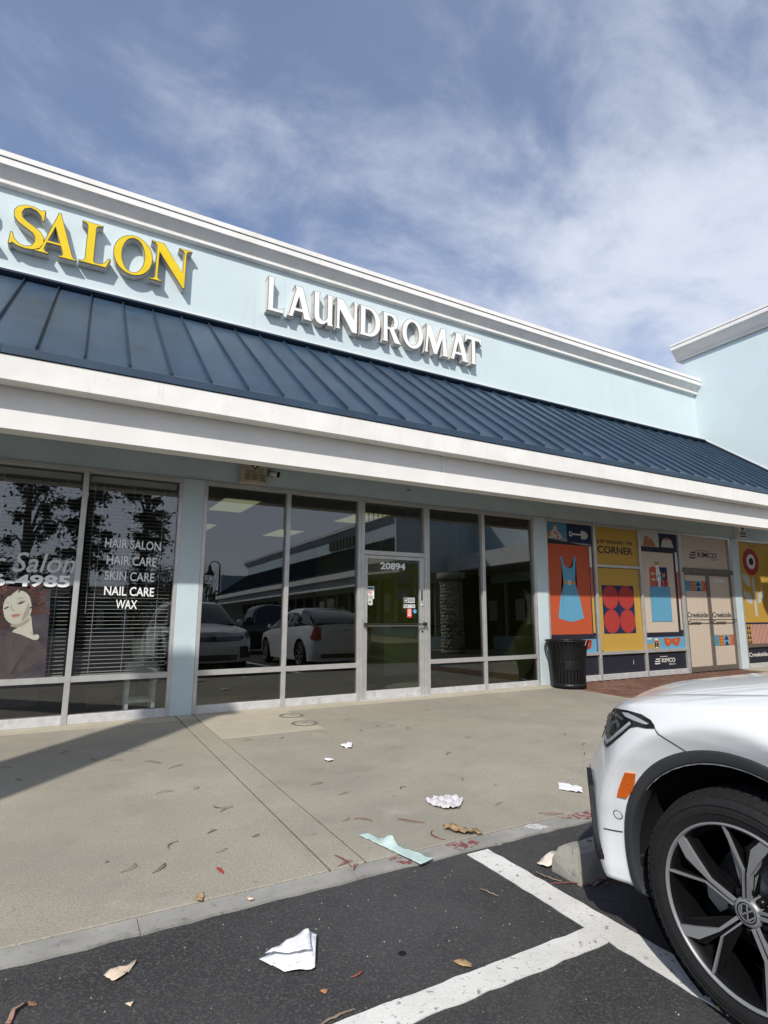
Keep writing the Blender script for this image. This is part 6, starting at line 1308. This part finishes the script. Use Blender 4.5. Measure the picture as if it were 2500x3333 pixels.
# white hatchback backed into the next bay; only its mirror image shows in the laundromat glass
HB = body_small(4.46, .875, 2.70, .93, [.68, .74, .84, .92, 1.02, 1.02], [.70, .78, .90, .98, 1.06, 1.05], .32)
simple_car('parked_hatchback', 'white hatchback beside the white SUV, mirrored in the laundromat glass', (1.72, -9.72, -.015), math.pi, HB,
    ([(1.0, .97, .93), (1.5, 1.22, .93), (2.0, 1.42, .94), (2.5, 1.485, .95), (3.0, 1.465, .97), (3.6, 1.38, .99), (4.1, 1.23, 1.01), (4.36, 1.08, 1.03)], .77, .60, .95, CARWHITE, 1.9, 3.1, [[(1.45, .99), (2.0, 1.32), (2.35, 1.375), (2.35, .99)], [(2.41, .99), (2.41, 1.375), (2.9, 1.35), (3.3, 1.22), (3.3, 1.01)]]), CARWHITE)
# ------------------------------------------------------------------ what the glass mirrors: cars, lamp, trees and houses across the lot
DKRED = mat('dark_red_car_paint', (.10, .018, .018), .2, coat=1.); CHAR = mat('charcoal_car_paint', (.02, .02, .022), .25, coat=1.)
SD = body_small(4.7, .90, 2.75, .92, [.66, .72, .84, .92, .98, .96], [.69, .77, .9, .98, 1.03, 1.0], .33)
SDC = ([(1.2, .97, .95), (1.7, 1.20, .95), (2.2, 1.40, .95), (2.7, 1.45, .95), (3.2, 1.42, .97), (3.7, 1.25, .98), (4.1, 1.04, 1.0)], .77, .58, .95)
SW = [[(1.65, .99), (2.2, 1.30), (2.5, 1.292), (2.5, .99)], [(2.56, .99), (2.56, 1.292), (3.0, 1.32), (3.4, 1.16), (3.4, 1.0)]]
simple_car('parked_sedan', 'dark red sedan parked across the aisle behind the white hatchback', (3.9, -12.2, -.015), math.radians(200), SD, SDC+(DKRED, 2.1, 3.3, SW), DKRED)
simple_car('parked_sedan', 'charcoal sedan parked on the far side of the aisle', (-.6, -22.0, -.015), math.radians(90), SD, SDC+(CHAR, 2.1, 3.3, SW), CHAR)
# pickup: body, cab and an open bed
PB_ = body_small(5.5, .96, 3.4, .95, [.80, .90, 1.02, 1.06, 1.06, 1.06], [.82, .94, 1.07, 1.10, 1.07, 1.06], .39)
pk = simple_car('pickup_truck', 'black pickup truck with an open bed parked across the aisle', (5.6, -14.6, -.015), math.radians(-90), PB_, ([(1.5, 1.10, 1.06), (1.9, 1.45, 1.06), (2.2, 1.72, 1.06), (2.7, 1.80, 1.06), (3.2, 1.78, 1.06), (3.5, 1.60, 1.06), (3.6, 1.10, 1.06)], .80, .66, 1.06, CHAR, 2.1, 3.3, [[(1.75, 1.12), (2.2, 1.60), (2.6, 1.66), (2.6, 1.12)], [(2.66, 1.12), (2.66, 1.66), (3.2, 1.62), (3.3, 1.12)]]), CHAR, R=.39, rr_=.24, W=.25, hood=1.5)
part('load_bed', box(-.78, .78, -5.3, -3.7, 1.085, 1.10), DARK, pk, local=True)
for sd in (-1, 1): part('bed_rail', box(sd*.86-.05, sd*.86+.05, -5.4, -3.65, 1.06, 1.14), CHAR, pk, local=True)
part('tailgate', box(-.86, .86, -5.46, -5.38, .75, 1.14), CHAR, pk, local=True)
# lamp post
lp = thing('street_lamp', 'dark parking lot lamp with a bell shade on a curved arm', 'street lamp', (8.3, -47, 0)); BL = mat('dark_green_post', (.02, .025, .022), .5)
part('post', MB().tube([(8.3, -47, 0), (8.3, -47, 5.8), (8.3, -47, 6.6)], [.11, .08, .06], 10), BL, lp); part('arm', MB().tube([(8.3, -47, 6.5), (8.15, -47, 6.78), (7.85, -47, 6.85), (7.5, -47, 6.75), (7.38, -47, 6.5)], .045, 8), BL, lp)
part('shade', MB().lathe([(.07, 6.52), (.14, 6.3), (.2, 6.0), (.42, 5.7), (.47, 5.56), (0, 5.6)], 20, c=(7.38, -47, 0)), BL, lp); part('base', MB().lathe([(0, 0), (.2, 0), (.2, .3), (.12, .45), (0, .45)], 12, c=(8.3, -47, 0)), BL, lp)
# trees
LEAFS = [mat('tree_leaves_%s' % n, c, .7, spec=.2, var=.3, vscale=2) for n, c in (('a', (.045, .065, .028)), ('b', (.055, .075, .035)), ('c', (.035, .055, .028)))]; BARK = mat('tree_bark', (.12, .095, .07), .9, var=.3, vscale=4)
def tree(lab, x, y, h, cr, cz, seed, kind='round', n=2600, name='tree'):
    rr = random.Random(seed); t = thing(name, lab, 'tree', (x, y, 0), 'trees across the parking lot')
    tr = MB(); tr.tube([(x, y, -.1), (x+rr.uniform(-.1, .1), y, h*.35), (x+rr.uniform(-.3, .3), y+.1, h*.8)], [.035*h*.6, .026*h*.6, .01*h*.6], 9)
    tips = []
    for k in range(9):
        a = rr.uniform(0, 6.28); z0 = h*rr.uniform(.3, .75); l = cr*rr.uniform(.5, 1.0); e = Vector((x+l*math.cos(a), y+l*math.sin(a), z0+h*rr.uniform(.04, .2))); tr.tube([(x, y, z0), ((x+e.x)/2, (y+e.y)/2, z0+(e.z-z0)*.7), e], [.008*h, .005*h, .002*h], 6); tips.append(e)
    part('trunk', tr, BARK, t)
    mb = MB(); cl = []
    for k in range(26):
        while True:
            p = Vector((rr.uniform(-1, 1), rr.uniform(-1, 1), rr.uniform(-1, 1)))
            if p.length < 1: break
        p = Vector((p.x*cr, p.y*cr, p.z*(h-cz)*.92)); cl.append((Vector((x, y, cz))+p, cr*(rr.uniform(.2, .42) if kind != 'weep' else rr.uniform(.35, .7))))
    for k in range(int(n*2.2)):
        c, r_ = rr.choice(cl); d = Vector((rr.gauss(0, 1), rr.gauss(0, 1), rr.gauss(0, 1))).normalized()*r_*abs(rr.gauss(0, .75))
        if kind == 'weep': d.z = -abs(d.z)*1.8*rr.random()+.3*r_*rr.random()
        p = c+d; a = Vector((rr.gauss(0, 1), rr.gauss(0, 1), rr.gauss(0, 1))).normalized(); b = a.cross(Vector((rr.gauss(0, 1), rr.gauss(0, 1), rr.gauss(0, 1)))).normalized(); s = rr.uniform(.10, .22)*(1.0 if h < 9 else 1.35)
        s *= .5; mb.add([p-a*s, p+b*s*.5, p+a*s, p-b*s*.5], [(0, 1, 2, 3)])
    part('crown', mb, rr.choice(LEAFS), t); return t
tree('tall drooping dark gum tree left of the street lamp', -3.6, -21, 12.5, .95, 7.2, 3, 'weep', 3400)
tree('second tall drooping gum tree beside the first', -1.0, -24, 12.0, .85, 6.8, 5, 'weep', 3200)
tree('tall slender dark conifer behind the drooping gums', -6.2, -26, 13, 1.3, 7.0, 7, 'round', 2600)
tree('low round dark tree behind the charcoal sedan', 1.6, -33, 5.2, 2.6, 3.4, 9, 'round', 2600)
tree('broad round tree at the far end of the shop wing', 9.0, -56, 6.6, 3.4, 4.6, 12, 'round', 2400)
tree('bushy round tree at the far left of the lot', -9.5, -33, 6.5, 3.0, 4.2, 14, 'round', 2400)
tree('dense dark tree beyond the aisle', 5.0, -47, 5.6, 2.8, 3.7, 15, 'round', 2200)
# low shops far across the lot
for i, (x0, x1, y, h, lab) in enumerate(((-34, -12, -62, 4.6, 'long low beige shop block across the lot, at the left'), (-9, 6, -66, 4.0, 'low grey shop block across the lot, in the middle'))):
    b = thing('far_shops', lab, 'building', ((x0+x1)/2, y, 0)); wl = mat('far_wall_%d' % i, ((.40, .36, .30), (.30, .30, .30))[i], .9, var=.1)
    part('wall', box(x0, x1, y-6, y, 0, h), wl, b); part('roof', MB().prism([(y+1, h), (y-3, h+1.6), (y-7, h)], 'x', x0-.5, x1+.5), mat('far_roof', (.06, .055, .05), .9), b)
    x = x0+1
    while x < x1-2: part('window', box(x, x+1.8, y+.01, y+.05, .6, 2.8), CGL, b); x += 2.6
# unseen pier added left of the frontage to throw the slanting pavement shadow
PX0, PY0 = -7.292, -5.15
py = thing('shadow_caster', 'plain pale blue stucco pier added out of view left of the salon to cast the slanting shadow', 'shadow_caster', (PX0, PY0, 0))
part('shaft', box(PX0-.292, PX0+.292, PY0-.292, PY0+.292, -.02, 6.05, bev=.01), WALLBLUE, py); part('cap', box(PX0-.40, PX0+.40, PY0-.40, PY0+.40, 6.05, 6.15, bev=.01), WHITE, py); part('plinth', box(PX0-.42, PX0+.42, PY0-.42, PY0+.42, -.02, .3, bev=.01), KERB, py)
# sign letters on the wing: only dark marks from the pavement
wsg = thing('channel_letter_sign', 'row of dark letters on the parapet of the far wing, seen mirrored in the glass', 'sign', (8.95, -22, 5.4))
for k in range(8):
    y = -19.5-k*.42; part('letter', MB().add(*(lambda v: (v, [(0, 1, 2, 3), (4, 7, 6, 5), (0, 4, 5, 1), (1, 5, 6, 2), (2, 6, 7, 3), (3, 7, 4, 0)]))([(x, yy_, zz_) for x in (8.88, 8.995) for yy_, zz_ in ((y, 5.15), (y-.3, 5.15), (y-.26, 5.65), (y-.05, 5.65))])), WSG, wsg)
